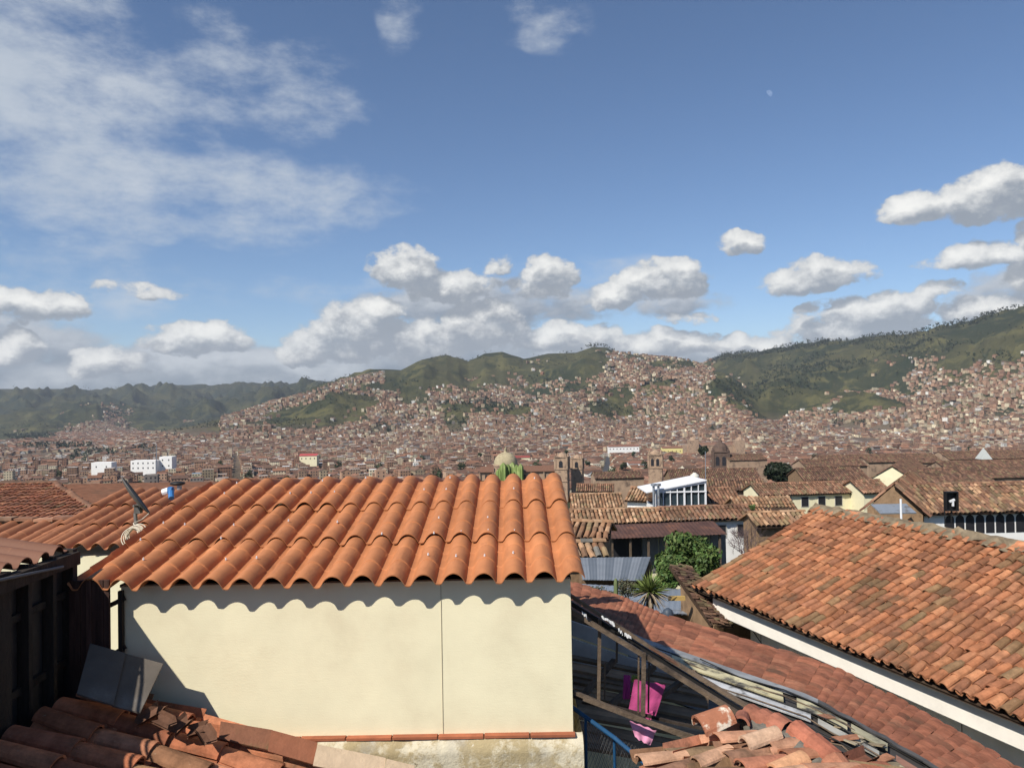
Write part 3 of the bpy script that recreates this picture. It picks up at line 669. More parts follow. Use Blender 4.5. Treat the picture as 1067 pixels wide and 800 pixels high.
def sheet_mat():
    m = bpy.data.materials.new('moulded_tile_sheet'); m.use_nodes = True; N = NT(m.node_tree); b = N.n['Principled BSDF']
    a = N.new('ShaderNodeAttribute', attribute_name='Col'); co = N.new('ShaderNodeTexCoord').outputs['Object']
    n1 = N.noise(co, 2.3, 6, .65); n2 = N.noise(N.vmath('MULTIPLY', co, (10, 2.0, 10)), 1.0, 6, .7); n3 = N.noise(co, 22, 6, .7)
    f = N.lin(n1, .3, .7, .84, 1.14); cc = N.new('ShaderNodeCombineColor')
    for i in range(3): N.inp(cc.inputs[i], f)
    c = N.mix(1.0, a.outputs[0], cc.outputs[0], 'MULTIPLY')
    c = N.mix(N.math('MULTIPLY', N.smooth(n2, .48, .72), .42), c, (.20, .075, .035, 1))
    c = N.mix(N.math('MULTIPLY', N.smooth(n3, .58, .72), .35), c, (.46, .22, .12, 1))
    N.inp(b.inputs['Base Color'], c); b.inputs['Roughness'].default_value = .72; b.inputs['Specular IOR Level'].default_value = .28
    bp = N.new('ShaderNodeBump'); bp.inputs['Strength'].default_value = .25; bp.inputs['Distance'].default_value = .006
    N.inp(bp.inputs['Height'], n3); N.l.new(bp.outputs[0], b.inputs['Normal'])
    return m
M_sheet = sheet_mat()
def ledge_mat():
    m = bpy.data.materials.new('flaking_stucco'); m.use_nodes = True; N = NT(m.node_tree); b = N.n['Principled BSDF']
    co = N.new('ShaderNodeTexCoord').outputs['Object']
    n1 = N.noise(co, 5, 9, .7); n2 = N.noise(co, 1.8, 6, .6); n3 = N.noise(co, 16, 6, .75)
    c = N.mix(N.smooth(n1, .42, .55), (.62, .56, .42, 1), (.40, .32, .18, 1)); c = N.mix(N.smooth(n2, .5, .7), c, (.33, .31, .27, 1))
    c = N.mix(N.smooth(n3, .60, .70), c, (.68, .64, .54, 1)); c = N.mix(N.smooth(n3, .38, .28), c, (.14, .10, .05, 1))
    N.inp(b.inputs['Base Color'], c); b.inputs['Roughness'].default_value = .95
    bp = N.new('ShaderNodeBump'); bp.inputs['Strength'].default_value = 1.0; bp.inputs['Distance'].default_value = .02
    N.inp(bp.inputs['Height'], n1); N.l.new(bp.outputs[0], b.inputs['Normal']); return m
M_ledge = ledge_mat()

# ------------------------------------------------------------------ roofs of moulded tile sheets (waves and steps)
def wave_roof(mb, O, U, V, waves, pitch, courses, clen, amp, steps=3, lift=.011, colr=(.44, .172, .070), seed=5, xs=16, cut=None, phase=0.0):
    """each course is a sheet lying on the one below it, with small moulded steps"""
    g = np.random.default_rng(seed); O = np.array(O, float); U = unit(U); V = unit(V); N = np.cross(U, V); N = N if N[2] > 0 else -N
    nx = int(waves * xs) + 1
    tt = np.arange(nx) / xs
    ph = (tt + phase) % 1.0
    prof = np.where(ph < .74, np.sin(np.clip(ph / .74, 0, 1) * math.pi) ** .60, 0.0) * amp
    prof = prof - np.where(ph >= .74, np.sin((ph - .74) / .26 * math.pi) * amp * .10, 0)
    uu_ = tt * pitch
    for c in range(courses):
        v0 = c * clen - (.05 if c else 0); v1 = (c + 1) * clen + .02
        rows = []
        for s in range(steps):
            a = v0 + (v1 - v0) * s / steps; b = v0 + (v1 - v0) * (s + 1) / steps
            rows += [(a, .005), (a + .012, .0065), ((a + b) / 2, .003), (b - .004, 0.0)]
        rows = [(r_[0], r_[1] + lift * (1 - (r_[0] - v0) / (v1 - v0)) + .004 * c * 0) for r_ in rows]
        nr_ = len(rows)
        wob = g.normal(0, .0025, nx).cumsum() * .25; wob -= np.linspace(0, wob[-1], nx)
        V3 = np.zeros((nr_, nx, 3)); shade_ = g.uniform(.93, 1.07)
        for i, (v, h) in enumerate(rows):
            edge = (.008 * np.sin(tt * 2.1 + c) if i == 0 else 0)
            V3[i] = O + np.outer(uu_, U) + np.outer(np.full(nx, v) + edge, V) + np.outer(prof * (1 + .07 * (h > .01)) + h + wob, N)
        B3 = V3 - N * .007
        id0 = np.arange(nr_ * nx).reshape(nr_, nx)
        f = np.stack([id0[:-1, :-1], id0[:-1, 1:], id0[1:, 1:], id0[1:, :-1]], -1).reshape(-1, 4)
        tcol = np.array(colr) * shade_
        fc = np.repeat(tcol[None], len(f), 0) * np.repeat(g.uniform(.95, 1.05, (len(f) // (nx - 1), 1)), nx - 1, 0)
        mb.raw(V3.reshape(-1, 3), f, fc); mb.raw(B3.reshape(-1, 3), f[:, ::-1], tcol * .8)
        e = np.stack([V3[0], B3[0]], 0).reshape(-1, 3); k = np.arange(nx - 1)
        mb.raw(e, np.stack([k, k + nx, k + nx + 1, k + 1], -1), tcol * .95)
        for side in (0, nx - 1):
            e = np.stack([V3[:, side], B3[:, side]], 0).reshape(-1, 3); k = np.arange(nr_ - 1); mb.raw(e, np.stack([k, k + 1, k + 1 + nr_, k + nr_], -1), tcol)

def slope_v(deg, back=(0, 1, 0)):
    b = unit(back); return unit(b * math.cos(math.radians(deg)) + np.array((0, 0, 1)) * math.sin(math.radians(deg)))

# ------------------------------------------------------------------ the plastered shed in the middle
SY = 5.03                                                   # plane of its front wall
shed = thing('plastered_shed', (-1.1, SY, -4.7), 'cream plastered shed with bright orange moulded tile roof in the centre', 'shed')
xl, xr = -2.64, .368
mb = MB(); mb.box(((xl + xr) / 2, SY + 2.15, -1.74), (xr - xl, 4.3, 1.02 + .0), (1, 1, 1))
mb.build('wall', M_cream, shed)
mb = MB(); mb.box((-1.1, 10.3, -2.8), (2.9, 1.9, 3.0)); mb.build('shade_block', M_cream, shed)  # unseen block added behind the ridge to cast shade on the red-brown roof
mb = MB(); mb.box((-.5, SY - .0005, -1.74), (.0035, .006, 1.02)); mb.build('wall_seam', mat('seam_crack', (.42, .36, .24), var=.2), shed)  # fine darker crack line along the plaster seam
mb = MB()      # bumpy ledge under the wall
gx = np.linspace(-1.62, .43, 60); gz = np.linspace(-2.262, -4.6, 50); g_ = np.random.default_rng(4)
XX, ZZ_ = np.meshgrid(gx, gz); nz_ = fbm(XX * 5 + 40, ZZ_ * 5 + 40, 4, 5)
YY = SY - .055 - .045 * nz_ + .05 * np.clip((ZZ_ + 2.29) / .028, 0, 1)
id0 = np.arange(YY.size).reshape(YY.shape)
mb.raw(np.stack([XX, YY, ZZ_], -1).reshape(-1, 3), np.stack([id0[:-1, :-1], id0[1:, :-1], id0[1:, 1:], id0[:-1, 1:]], -1).reshape(-1, 4))
top = np.stack([XX[0], YY[0], ZZ_[0]], -1); tb = top * (1, 0, 1) + (0, SY + .02, .004); k = np.arange(59)
mb.raw(np.vstack([top, tb]), np.stack([k, k + 1, k + 61, k + 60], -1))
rt_ = np.stack([XX[:, -1], YY[:, -1], ZZ_[:, -1]], -1); rb_ = rt_ * (1, 0, 1) + (0, SY + 4, 0); k = np.arange(49); mb.raw(np.vstack([rt_, rb_]), np.stack([k, k + 1, k + 51, k + 50], -1))
mb.build('stone_base', M_ledge, shed, smooth=True)
mb = MB()
for i in range(7):
    x0 = -1.75 + i * .305; mb.box((x0 + .15, SY - .022, -2.252 + .0015 * (i % 2)), (.296, .05, .016), np.array((.36, .12, .06)) * random.uniform(.8, 1.15))
mb.build('tile_strip', mat('thin_red_tile', (1, 1, 1), attr=True, var=.3, scale=8), shed)
# roof: 31.5 px per wave at 4.9 m
RS = 10.1; pit = .198; nw = 17.1; ex = .462; EY = SY - .122
O_ = np.array((ex - nw * pit, EY, -1.226))
mb = MB(); wave_roof(mb, O_, (1, 0, 0), slope_v(RS), nw, pit, 3, .785, .064, phase=0.74 - (nw % 1) + .0)
roof = mb.build('roof', M_sheet, shed, smooth=False)
for p_ in roof.data.polygons: pass
roof.data.polygons.foreach_set('use_smooth', np.ones(len(roof.data.polygons), bool)); roof.data.set_sharp_from_angle(angle=math.radians(38))
RL = 3 * .785 * math.cos(math.radians(RS)); RZ = 3 * .785 * math.sin(math.radians(RS))
mb = MB(); O2 = O_ + np.array((nw * pit, 2 * RL + .03, 0)); wave_roof(mb, O2, (-1, 0, 0), slope_v(RS, (0, -1, 0)), nw, pit, 3, .785, .064, xs=8); ro2 = mb.build('back_roof', M_sheet, shed); ro2.data.polygons.foreach_set('use_smooth', np.ones(len(ro2.data.polygons), bool)); ro2.data.set_sharp_from_angle(angle=math.radians(38))
# screws with white washers on the crests
g_ = np.random.default_rng(12); Vs = slope_v(RS); Ns = np.cross((1, 0, 0), Vs); k_ = 0
for c_, vv in ((0, .30), (0, .72), (1, .70 + .35), (2, .785 * 2 + .25), (2, .785 * 2 + .62)):
    for wv in range(16):
        if g_.random() < .62: continue
        u = (wv + .37 + 1 - .74 + (nw % 1)) * pit - .0
        if u > nw * pit: continue
        q = O_ + np.array((1, 0, 0)) * (u + g_.normal(0, .006)) + Vs * (vv + g_.normal(0, .03)) + Ns * (.064 + .018)
        mb = MB(); mb.tube([q - Ns * .004, q + Ns * .003], .0065, 8, (1, 1, 1)); mb.tube([q + Ns * .004, q + Ns * .012], .004, 6, (1, 1, 1))
        mb.build('screw_cap', M_steelw, shed)
# timber plate under the roof sheet
mb = MB(); mb.box((-1.15, SY + 2.2, -1.24), (3.05, 4.3, .02)); 
mb.build('eave_board', M_wood, shed)

# ------------------------------------------------------------------ lower tiled outbuilding behind, at left
an = thing('tiled_annex', (-6, 10, -6), 'cream annex with orange barrel tile roof behind the shed at far left', 'outbuilding')
mb = MB(); a0 = np.array((-8.7, 8.4, -1.66)); nw2 = 15
wave_roof(mb, a0, (1, 0, 0), slope_v(RS), nw2 + 3, .2, 1, .92, .062, steps=2, lift=.02, colr=(.33, .135, .065), seed=9, xs=10)
wave_roof(mb, a0 + np.array((3.15, .0, .005)), (1, 0, 0), slope_v(RS), 11, .2, 3, .74, .066, steps=2, lift=.024, colr=(.36, .145, .068), seed=19, xs=10)
r2 = mb.build('roof', M_sheet, an); r2.data.polygons.foreach_set('use_smooth', np.ones(len(r2.data.polygons), bool)); r2.data.set_sharp_from_angle(angle=math.radians(38))
mb = MB(); mb.box((-6.1, 9.62, -3.9), (5.2, 2.3, 4.35)); mb.build('wall', M_cream, an)
mb = MB()
for i in range(13): mb.box((-8.6 + .25 * i, 9.36 + .03 * random.random(), -1.42 - .012 * (i % 3)), (.24, .14, .035), np.array(CL_BRN[i % 5]) * random.uniform(1.0, 1.9))
mb.build('ridge_tile', M_tile, an)

# ------------------------------------------------------------------ hip roof, far left
hp = thing('hip_roof_house', (-13, 16, -8), 'house with broad weathered orange hip roof at the far left edge', 'house')
eA, eB = P(-120, 541, 13.2), P(114, 541, 13.2); rB = P(56, 504, 16.2)
zav = (eA.z + eB.z) / 2; zav = eB.z; eA.z = zav
U_ = np.array((1, 0, 0)); Vd = unit((0, rB.y - 13.2, rB.z - zav)); Lv = (rB.y - 13.2) / Vd[1]
nuu = int((eB.x - eA.x) / .13); nvv = int(Lv / .26) + 1; xR = rB.x - eA.x; xE = eB.x - eA.x
mb = MB(); tile_roof(mb, np.array((eA.x, 13.2, zav)), U_, Vd, nuu, nvv, .13, .26, [(.36, .14, .075), (.30, .12, .07), (.40, .18, .10), (.33, .15, .09)], seed=31, seg=4, pans=False, hump=.6, moss=.05, jit=.35, thick=.008,
     clip=lambda u, v: u < xE + (xR - xE) * np.clip(v / Lv, 0, 1.05))
O3 = np.array((eA.x, 13.2, zav)); Tn = np.cross(U_, Vd) * .01
mb.raw([O3 - Tn, O3 + U_ * xE - Tn, O3 + U_ * xR + Vd * Lv - Tn, O3 + Vd * Lv - Tn], [[0, 1, 2, 3]], (.14, .07, .045))
back = O3 + U_ * xE + np.array((0, 6.0, 0)); mb.raw([O3 + U_ * xE - Tn, back - Tn, O3 + U_ * xR + Vd * Lv - Tn], [[0, 1, 2]], (.2, .09, .05))
mb.raw([O3 + Vd * Lv - Tn, O3 + U_ * xR + Vd * Lv - Tn, back - Tn, O3 + np.array((0, 6, 0)) - Tn], [[0, 1, 2, 3]], (.2, .09, .05))
ridge_tiles(mb, O3 + Vd * Lv, O3 + U_ * xR + Vd * Lv, .09, CL_DRK, 5); ridge_tiles(mb, O3 + U_ * xR + Vd * Lv, O3 + U_ * xE, .07, CL_BRN, 6)
mb.build('roof', M_tile, hp)
mb = MB(); mb.box(((eA.x + eB.x) / 2 - .3, 16.2, zav - 2.3), (eB.x - eA.x - .8, 5.4, 4.4)); mb.build('wall', M_creamfar, hp)

# ------------------------------------------------------------------ dish, cable, pipe fittings on the roofs
d0 = P(142, 548, 7.6); dish = thing('dish_antenna', tuple(d0), 'thin grey dish antenna seen edge on, standing on the orange tiles', 'antenna')
c_ = np.array(P(141.5, 516, 7.6)); e1 = unit(np.array(P(155, 534, 7.6)) - np.array(P(128, 498, 7.6))); e2 = unit(c_ + np.array((.07, 0, .03)) * np.linalg.norm(c_)); e2 = unit(e2 - e1 * (e2 @ e1)); ax = np.cross(e1, e2)
mb = MB(); V_ = []; nr_, nk = 6, 28
for i in range(nr_):
    q = i / (nr_ - 1)
    for k in range(nk): t = 2 * math.pi * k / nk; V_.append(c_ + (e1 * math.cos(t) * .225 + e2 * math.sin(t) * .19) * max(q, .01) + ax * .03 * (q * q - 1))
ff = [[i * nk + k, i * nk + (k + 1) % nk, (i + 1) * nk + (k + 1) % nk, (i + 1) * nk + k] for i in range(nr_ - 1) for k in range(nk)]
mb.raw(V_, ff); mb.raw(np.array(V_) - ax * .008, np.array(ff)[:, ::-1]); mb.tube([V_[(nr_ - 1) * nk + k % nk] for k in range(nk + 1)], .006, 5); mb.build('reflector', M_dish, dish, smooth=True)
mb = MB(); j_ = np.array(P(147, 528, 7.6)); mb.box(j_ - ax * .03, (.06, .06, .09)); mb.tube([j_ - ax * .03, np.array(P(141, 535, 7.6)), np.array(P(142, 552, 7.55))], .018, 8); mb.tube([j_, np.array(P(139, 527, 7.5))], .012, 6); mb.build('mount', M_dish, dish)
cb = P(142, 572, 7.3); mb = MB(); g_ = np.random.default_rng(8); pts = []
cc_ = np.array(P(141.5, 557, 7.25))
for t in np.linspace(0, 9 * 2 * math.pi, 190):
    r_ = .082 + .012 * math.sin(t * .37); pts.append(cc_ + np.array((math.cos(t) * r_ * .95, math.sin(t) * .03 - .02 + .0015 * t * math.sin(t * .2), math.sin(t) * r_ * .95 + .01 * math.sin(t * .23))))
mb.tube(pts, .0055, 5); mb.tube([pts[-1], np.array(P(139, 545, 7.3)), np.array(P(148, 541, 7.4)), np.array(P(155, 535, 7.5))], .005, 5); mb.build('cable_coil', M_cable, smooth=True, label='coil of cream cable lying on tiles below the dish antenna', cat='cable')
pf = thing('pipe_fitting', tuple(P(178, 514, 9.4)), 'blue and white plastic pipe fitting lying on the tile ridge', 'pipe')
mb = MB(); a_, b_ = np.array(P(170, 513, 9.4)), np.array(P(176, 511, 9.4)); mb.tube([a_, b_], .045, 10); mb.build('white_collar', M_steelw, pf)
mb = MB(); mb.tube([b_, np.array(P(180, 511, 9.4))], .05, 10); mb.tube([np.array(P(178, 510, 9.4)), np.array(P(178.5, 519, 9.3))], .034, 10); mb.build('blue_elbow', mat('blue_plastic', (.04, .15, .36), rough=.4), pf)
bl = thing('black_cover', tuple(P(186, 508, 9.6)), 'black rubber cover beside the blue fitting on the tile ridge', 'cover')
mb = MB(); mb.sphere(P(185, 503.5, 9.6), (.10, .07, .028), n=14); mb.build('cap', M_black, bl, smooth=True); mb = MB(); mb.tube([np.array(P(187, 503, 9.6)), np.array(P(187, 510, 9.6))], .03, 10); mb.build('stub_pipe', M_metal, bl)

# ------------------------------------------------------------------ columnar cactus behind the ridge
ca = thing('columnar_cactus', (0.0, 12.1, -7.2), 'bright green ribbed column cactus rising behind the shed ridge', 'cactus')
M_cac = mat('cactus_green', (.15, .21, .06), rough=.7, var=.25, scale=9, dirt=(.27, .33, .13), dscale=6)
for (px_, pt_, rr_) in ((520, 488, .055), (524.5, 482, .062), (529, 483.5, .058), (534, 481.5, .062), (538.5, 484, .052), (542.5, 483, .046), (516, 496, .05)):
    tp = np.array(P(px_, pt_, 12 + random.uniform(-.15, .25))); bt = tp.copy(); bt[2] = -7.1; bt[0] = -.1 + (tp[0] + .1) * .45; mid = tp - (0, 0, 1.3)
    V_ = []; ns = 24; path = []
    for q in np.linspace(0, 1, 14):
        z = bt[2] + (tp[2] - bt[2]) * q; xx = bt[0] + (tp[0] - bt[0]) * min(1, q * 1.6); path.append(np.array((xx, tp[1], z)))
    for i, p_ in enumerate(path):
        rr2 = rr_ * (1 if i < 12 else (.85 if i == 12 else .1))
        for k in range(ns): t = 2 * math.pi * k / ns; R2 = rr2 * .88 * (1 + .3 * math.cos(6 * t)); V_.append(p_ + (R2 * math.cos(t), R2 * math.sin(t), 0))
    V_[-ns:] = [v - np.array((0, 0, .0)) for v in V_[-ns:]]
    for k in range(ns): V_[-2 * ns + k] = V_[-2 * ns + k] + (0, 0, (tp[2] - bt[2]) / 13 - .05)
    mb = MB(); mb.raw(V_, [[i * ns + k, i * ns + (k + 1) % ns, (i + 1) * ns + (k + 1) % ns, (i + 1) * ns + k] for i in range(13) for k in range(ns)]); mb.build('stem', M_cac, ca, smooth=True)

# ------------------------------------------------------------------ dark lean-to screen at left
XP = -2.93
ln = thing('timber_screen', (XP, 4.2, -4.6), 'tall dark timber screen wall of posts, battens and sooty panels at left', 'screen wall')
def zt(y): return -.955 + .0 * y
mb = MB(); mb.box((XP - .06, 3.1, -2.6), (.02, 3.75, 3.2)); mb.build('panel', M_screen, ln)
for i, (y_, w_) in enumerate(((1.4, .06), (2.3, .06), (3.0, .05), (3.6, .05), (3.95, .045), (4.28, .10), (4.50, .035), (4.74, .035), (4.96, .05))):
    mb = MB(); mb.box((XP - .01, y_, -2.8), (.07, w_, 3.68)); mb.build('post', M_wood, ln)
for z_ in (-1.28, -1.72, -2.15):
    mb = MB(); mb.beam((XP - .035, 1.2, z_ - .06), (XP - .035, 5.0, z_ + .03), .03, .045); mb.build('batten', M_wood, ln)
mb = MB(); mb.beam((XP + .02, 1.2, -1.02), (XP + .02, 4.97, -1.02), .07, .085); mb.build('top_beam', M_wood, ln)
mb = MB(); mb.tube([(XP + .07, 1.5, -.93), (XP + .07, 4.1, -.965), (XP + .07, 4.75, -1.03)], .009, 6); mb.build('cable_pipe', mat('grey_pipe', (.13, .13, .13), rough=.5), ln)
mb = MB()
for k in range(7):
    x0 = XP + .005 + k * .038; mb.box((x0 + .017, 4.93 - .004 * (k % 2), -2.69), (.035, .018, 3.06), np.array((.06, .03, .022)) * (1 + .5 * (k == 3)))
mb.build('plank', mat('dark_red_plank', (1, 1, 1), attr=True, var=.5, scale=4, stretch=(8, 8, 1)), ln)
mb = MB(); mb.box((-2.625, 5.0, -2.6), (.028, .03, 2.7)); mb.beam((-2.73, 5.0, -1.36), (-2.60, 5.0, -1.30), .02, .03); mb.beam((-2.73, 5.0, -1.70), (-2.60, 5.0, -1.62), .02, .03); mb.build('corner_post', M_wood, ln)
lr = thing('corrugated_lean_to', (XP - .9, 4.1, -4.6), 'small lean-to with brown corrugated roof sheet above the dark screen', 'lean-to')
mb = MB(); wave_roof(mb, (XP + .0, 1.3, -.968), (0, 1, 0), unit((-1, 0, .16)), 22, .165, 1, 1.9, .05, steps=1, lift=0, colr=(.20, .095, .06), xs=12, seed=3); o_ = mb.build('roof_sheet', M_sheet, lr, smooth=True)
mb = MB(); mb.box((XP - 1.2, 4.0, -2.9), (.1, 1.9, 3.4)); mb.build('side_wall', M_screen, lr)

# grey boards leaning in the corner
mb = MB()
for (q, dy) in (((( 80, 722), (94, 670), (131, 680), (118, 734)), 0), (((117, 734.5), (129, 680), (170, 691), (146, 742)), .02)):
    f_ = [np.array(P(q[0][0], q[0][1], 4.45 + dy)), np.array(P(q[1][0], q[1][1], 4.82 + dy)), np.array(P(q[2][0], q[2][1], 4.82 + dy)), np.array(P(q[3][0], q[3][1], 4.45 + dy))]
    nn_ = unit(np.cross(f_[1] - f_[0], f_[3] - f_[0])); nn_ = nn_ if nn_[1] > 0 else -nn_
    mb = MB(); mb.hexa([f_[0], f_[3], f_[2], f_[1]] + [p_ + nn_ * .012 for p_ in (f_[0], f_[3], f_[2], f_[1])])
    mb.build('leaning_board', M_grey, label='grey board leaning in the dark corner, ' + ('nearer the timber screen' if not dy else 'nearer the cream wall'), cat='board', group='boards leaning in the corner')

# ------------------------------------------------------------------ old tiles at the bottom left
LP = lambda x, y: -2.06 - .275 * (x + 2.73) + .05 * (4.6 - y)
fl = thing('old_tile_roof', (-2.0, 4.0, -4.6), 'old clay tile roof in the lower left corner, half in shade', 'roof')
Vv = unit((-1, .10, .28)); Uu = unit((.10, 1, .0)); Uu = unit(Uu - Vv * (Uu @ Vv))
mb = MB(); O4 = np.array((-.98, 2.5, LP(-.98, 2.5)))
tile_roof(mb, O4, Uu, Vv, 12, 6, .185, .345, [(.36, .13, .065), (.42, .165, .085), (.30, .11, .06), (.46, .20, .11)], seed=44, seg=9, jit=.7, hump=.8, moss=.08, thick=.015)
mb.build('tiles', M_tilenear, fl)
mb = MB(); a_ = [(-3.0, 2.4), (-1.05, 2.4), (-1.05, 4.6), (-3.0, 4.9)]
mb.hexa([(x, y, LP(x, y) - .30) for x, y in a_] + [(x, y, LP(x, y) - .10) for x, y in a_]); mb.box((-2.0, 3.7, -3.7), (1.8, 1.8, 2.0)); mb.build('rafters', M_wood, fl)
# loose, flat brown tiles that close the top edge
def slab(name, q, D, th, m, label, cat, group=None, lean=0.10):
    f_ = [np.array(P(q[0][0], q[0][1], D)), np.array(P(q[1][0], q[1][1], D + lean)), np.array(P(q[2][0], q[2][1], D + lean)), np.array(P(q[3][0], q[3][1], D))]
    nn_ = unit(np.cross(f_[1] - f_[0], f_[3] - f_[0])); nn_ = nn_ if nn_[1] > 0 else -nn_
    mb = MB(); nk = 6; Vt = []
    for i in range(nk + 1):
        s_ = i / nk; bow = -math.sin(s_ * math.pi) * .012
        Vt += [f_[0] * (1 - s_) + f_[1] * s_ + nn_ * bow, f_[3] * (1 - s_) + f_[2] * s_ + nn_ * bow]
    Vt = np.array(Vt); Vb = Vt + nn_ * th
    Fq = [[2 * i, 2 * i + 1, 2 * i + 3, 2 * i + 2] for i in range(nk)]; n0 = len(Vt)
    Fb = [[n0 + a for a in f[::-1]] for f in Fq]; Sd = [[2 * i, 2 * i + 2, n0 + 2 * i + 2, n0 + 2 * i] for i in range(nk)] + [[2 * i + 1, n0 + 2 * i + 1, n0 + 2 * i + 3, 2 * i + 3] for i in range(nk)]
    En = [[0, n0, n0 + 1, 1], [2 * nk, 2 * nk + 1, n0 + 2 * nk + 1, n0 + 2 * nk]]
    mb.raw(np.vstack([Vt, Vb]), Fq + Fb + Sd + En, (.9, .9, .9)); return mb.build(name, m, label=label, cat=cat, group=group)
M_bt = mat('brown_flat_tile', (.20, .085, .048), var=.3, scale=6, dirt=(.12, .10, .045), dscale=4, dlo=.5, dhi=.7, bump=.4, rough=.85)
M_ct = mat('pale_flat_tile', (.50, .38, .26), var=.2, scale=6, dirt=(.36, .26, .18), dscale=5, dlo=.5, dhi=.7, bump=.4, rough=.85)
slab('flat_tile', ((228, 769), (230, 751), (284, 760), (281, 781)), 4.62, .014, M_bt, 'mossy brown flat tile leaning against the cream wall, left of the plain one', 'tile', 'flat tiles along the wall foot')
slab('flat_tile', ((279, 782), (283, 760), (331, 773), (327, 796)), 4.55, .014, mat('red_brown_flat_tile', (.25, .095, .05), var=.25, scale=6, dirt=(.17, .075, .04), dscale=5, bump=.3), 'plain red-brown flat tile leaning at the wall foot beside a pale tile', 'tile', 'flat tiles along the wall foot')
slab('flat_tile', ((326, 797), (331, 775), (402, 789), (400, 812)), 4.5, .014, M_ct, 'pale buff flat tile at the foot of the cream wall', 'tile', 'flat tiles along the wall foot')
slab('flat_tile', ((400, 811), (403, 790), (432, 797), (430, 822)), 4.48, .014, M_ct, 'second pale buff flat tile, cut by the bottom edge', 'tile', 'flat tiles along the wall foot')
for (px_, py_, D_, an_, lb_) in ((152, 744, 4.5, .5, 'broken clay tile shard touching the leaning grey boards'), (170, 748, 4.45, -.3, 'dark shard lying flat in the middle of the broken tile heap'), (188, 752, 4.5, .9, 'upright shard in the heap at the edge of the wall shadow'), (205, 758, 4.5, .2, 'shard just left of the mossy flat tile, upper one'), (215, 762, 4.45, -.7, 'shard touching the mossy flat tile, lower one'), (162, 738, 4.6, 1.2, 'steep shard behind the others, against the cream wall')):
    c_ = np.array(P(px_, py_, D_)); a1 = unit((math.cos(an_), math.sin(an_), .5 * math.sin(an_ * 2))); a2 = unit(np.cross(a1, (0, -.4, 1))); mb = MB(); Vt = []
    for i in range(5):
        t = math.pi * i / 4
        for s_ in (-.055, .055): Vt.append(c_ + a1 * s_ * (1 + .3 * math.sin(t * 3 + px_)) + a2 * math.cos(t) * .045 + np.cross(a1, a2) * abs(math.sin(t)) * .03)
    mb.raw(Vt, [[2 * i, 2 * i + 1, 2 * i + 3, 2 * i + 2] for i in range(4)], (.13, .065, .04)); mb.raw(np.array(Vt) * 1.0 - (0, 0, .012), [[2 * i + 2, 2 * i + 3, 2 * i + 1, 2 * i] for i in range(4)], (.16, .08, .05))
    mb.build('broken_tile', M_tilenear, label=lb_, cat='tile', group='broken tiles heaped by the wall')
# ------------------------------------------------------------------ big old tile roof with white cornice, at right
big = thing('old_tiled_house', (6, 14, -9), 'large house at right with weathered orange tile roof and white cornice', 'house')
T0 = 8.75                                                     # gable end (far), runs to t = -7 (towards the viewer)
ed = unit((-.347, .938, 0)); pd = unit((.938, .347, 0)); E0 = np.array((7.53, 11.0, -4.92)); sl_ = .415
def BE(t, w_, dz=0): return E0 + ed * t + pd * w_ + np.array((0, 0, sl_ * w_ + dz))
Vb = unit(pd + np.array((0, 0, sl_))); Wr = 4.12; Lb = T0 + 7.2
mb = MB(); pu = .205; lvv = .34; nu = int(Lb / pu); nvb = int(Wr * math.hypot(1, sl_) / lvv)
# far end of the roof is ragged: the rows shorten towards the ridge corner
lvv = Wr * math.hypot(1, sl_) / (nvb + 1); tile_roof(mb, BE(T0, 0), -ed, Vb, nu, nvb + 1, pu, lvv, [(.40, .165, .082), (.45, .185, .09), (.36, .15, .078), (.42, .19, .10), (.33, .145, .08), (.47, .21, .105)], seed=71, seg=6, jit=.6, hump=.8, moss=.12, thick=.016, sag=.045, bright=.78)
ridge_tiles(mb, BE(T0 + .1, Wr + .02, -.055), BE(-7.2, Wr + .02, -.055), .12, CL_OLD, 8, jit=2)
mb.build('roof', M_tile, big)
mb = MB(); g_ = np.random.default_rng(5); V_ = []; ns = 9; n_ = 130
for i in range(n_):
    t = T0 + .1 - (Lb + .1) * i / (n_ - 1)
    for k in range(ns):
        a_ = math.pi * k / (ns - 1); r_ = .20 + .05 * g_.normal(); V_.append(BE(t, Wr, 0) + pd * math.cos(a_) * r_ * 1.5 + np.array((0, 0, 1)) * (math.sin(a_) * .09 + .02 * g_.normal() - .0 - abs(math.cos(a_)) * .12))
mb.raw(V_, [[i * ns + k, i * ns + k + 1, (i + 1) * ns + k + 1, (i + 1) * ns + k] for i in range(n_ - 1) for k in range(ns - 1)]); mb.build('ridge_mortar', mat('earthy_ridge_mortar', (.20, .155, .10), var=.5, scale=5, bump=1, bscale=18), big)
mb = MB(); Vk = unit(-pd + np.array((0, 0, sl_))); tile_roof(mb, BE(-7.2, 2 * Wr) * (1, 1, 0) + np.array((0, 0, E0[2] - .45)), ed, Vk, int(Lb / .5), 8, .5, (Wr - .12) * math.hypot(1, sl_) / 8 * .98, CL_OLD, seed=72, seg=4, pans=False, hump=.6); mb.build('back_roof', M_tile, big)
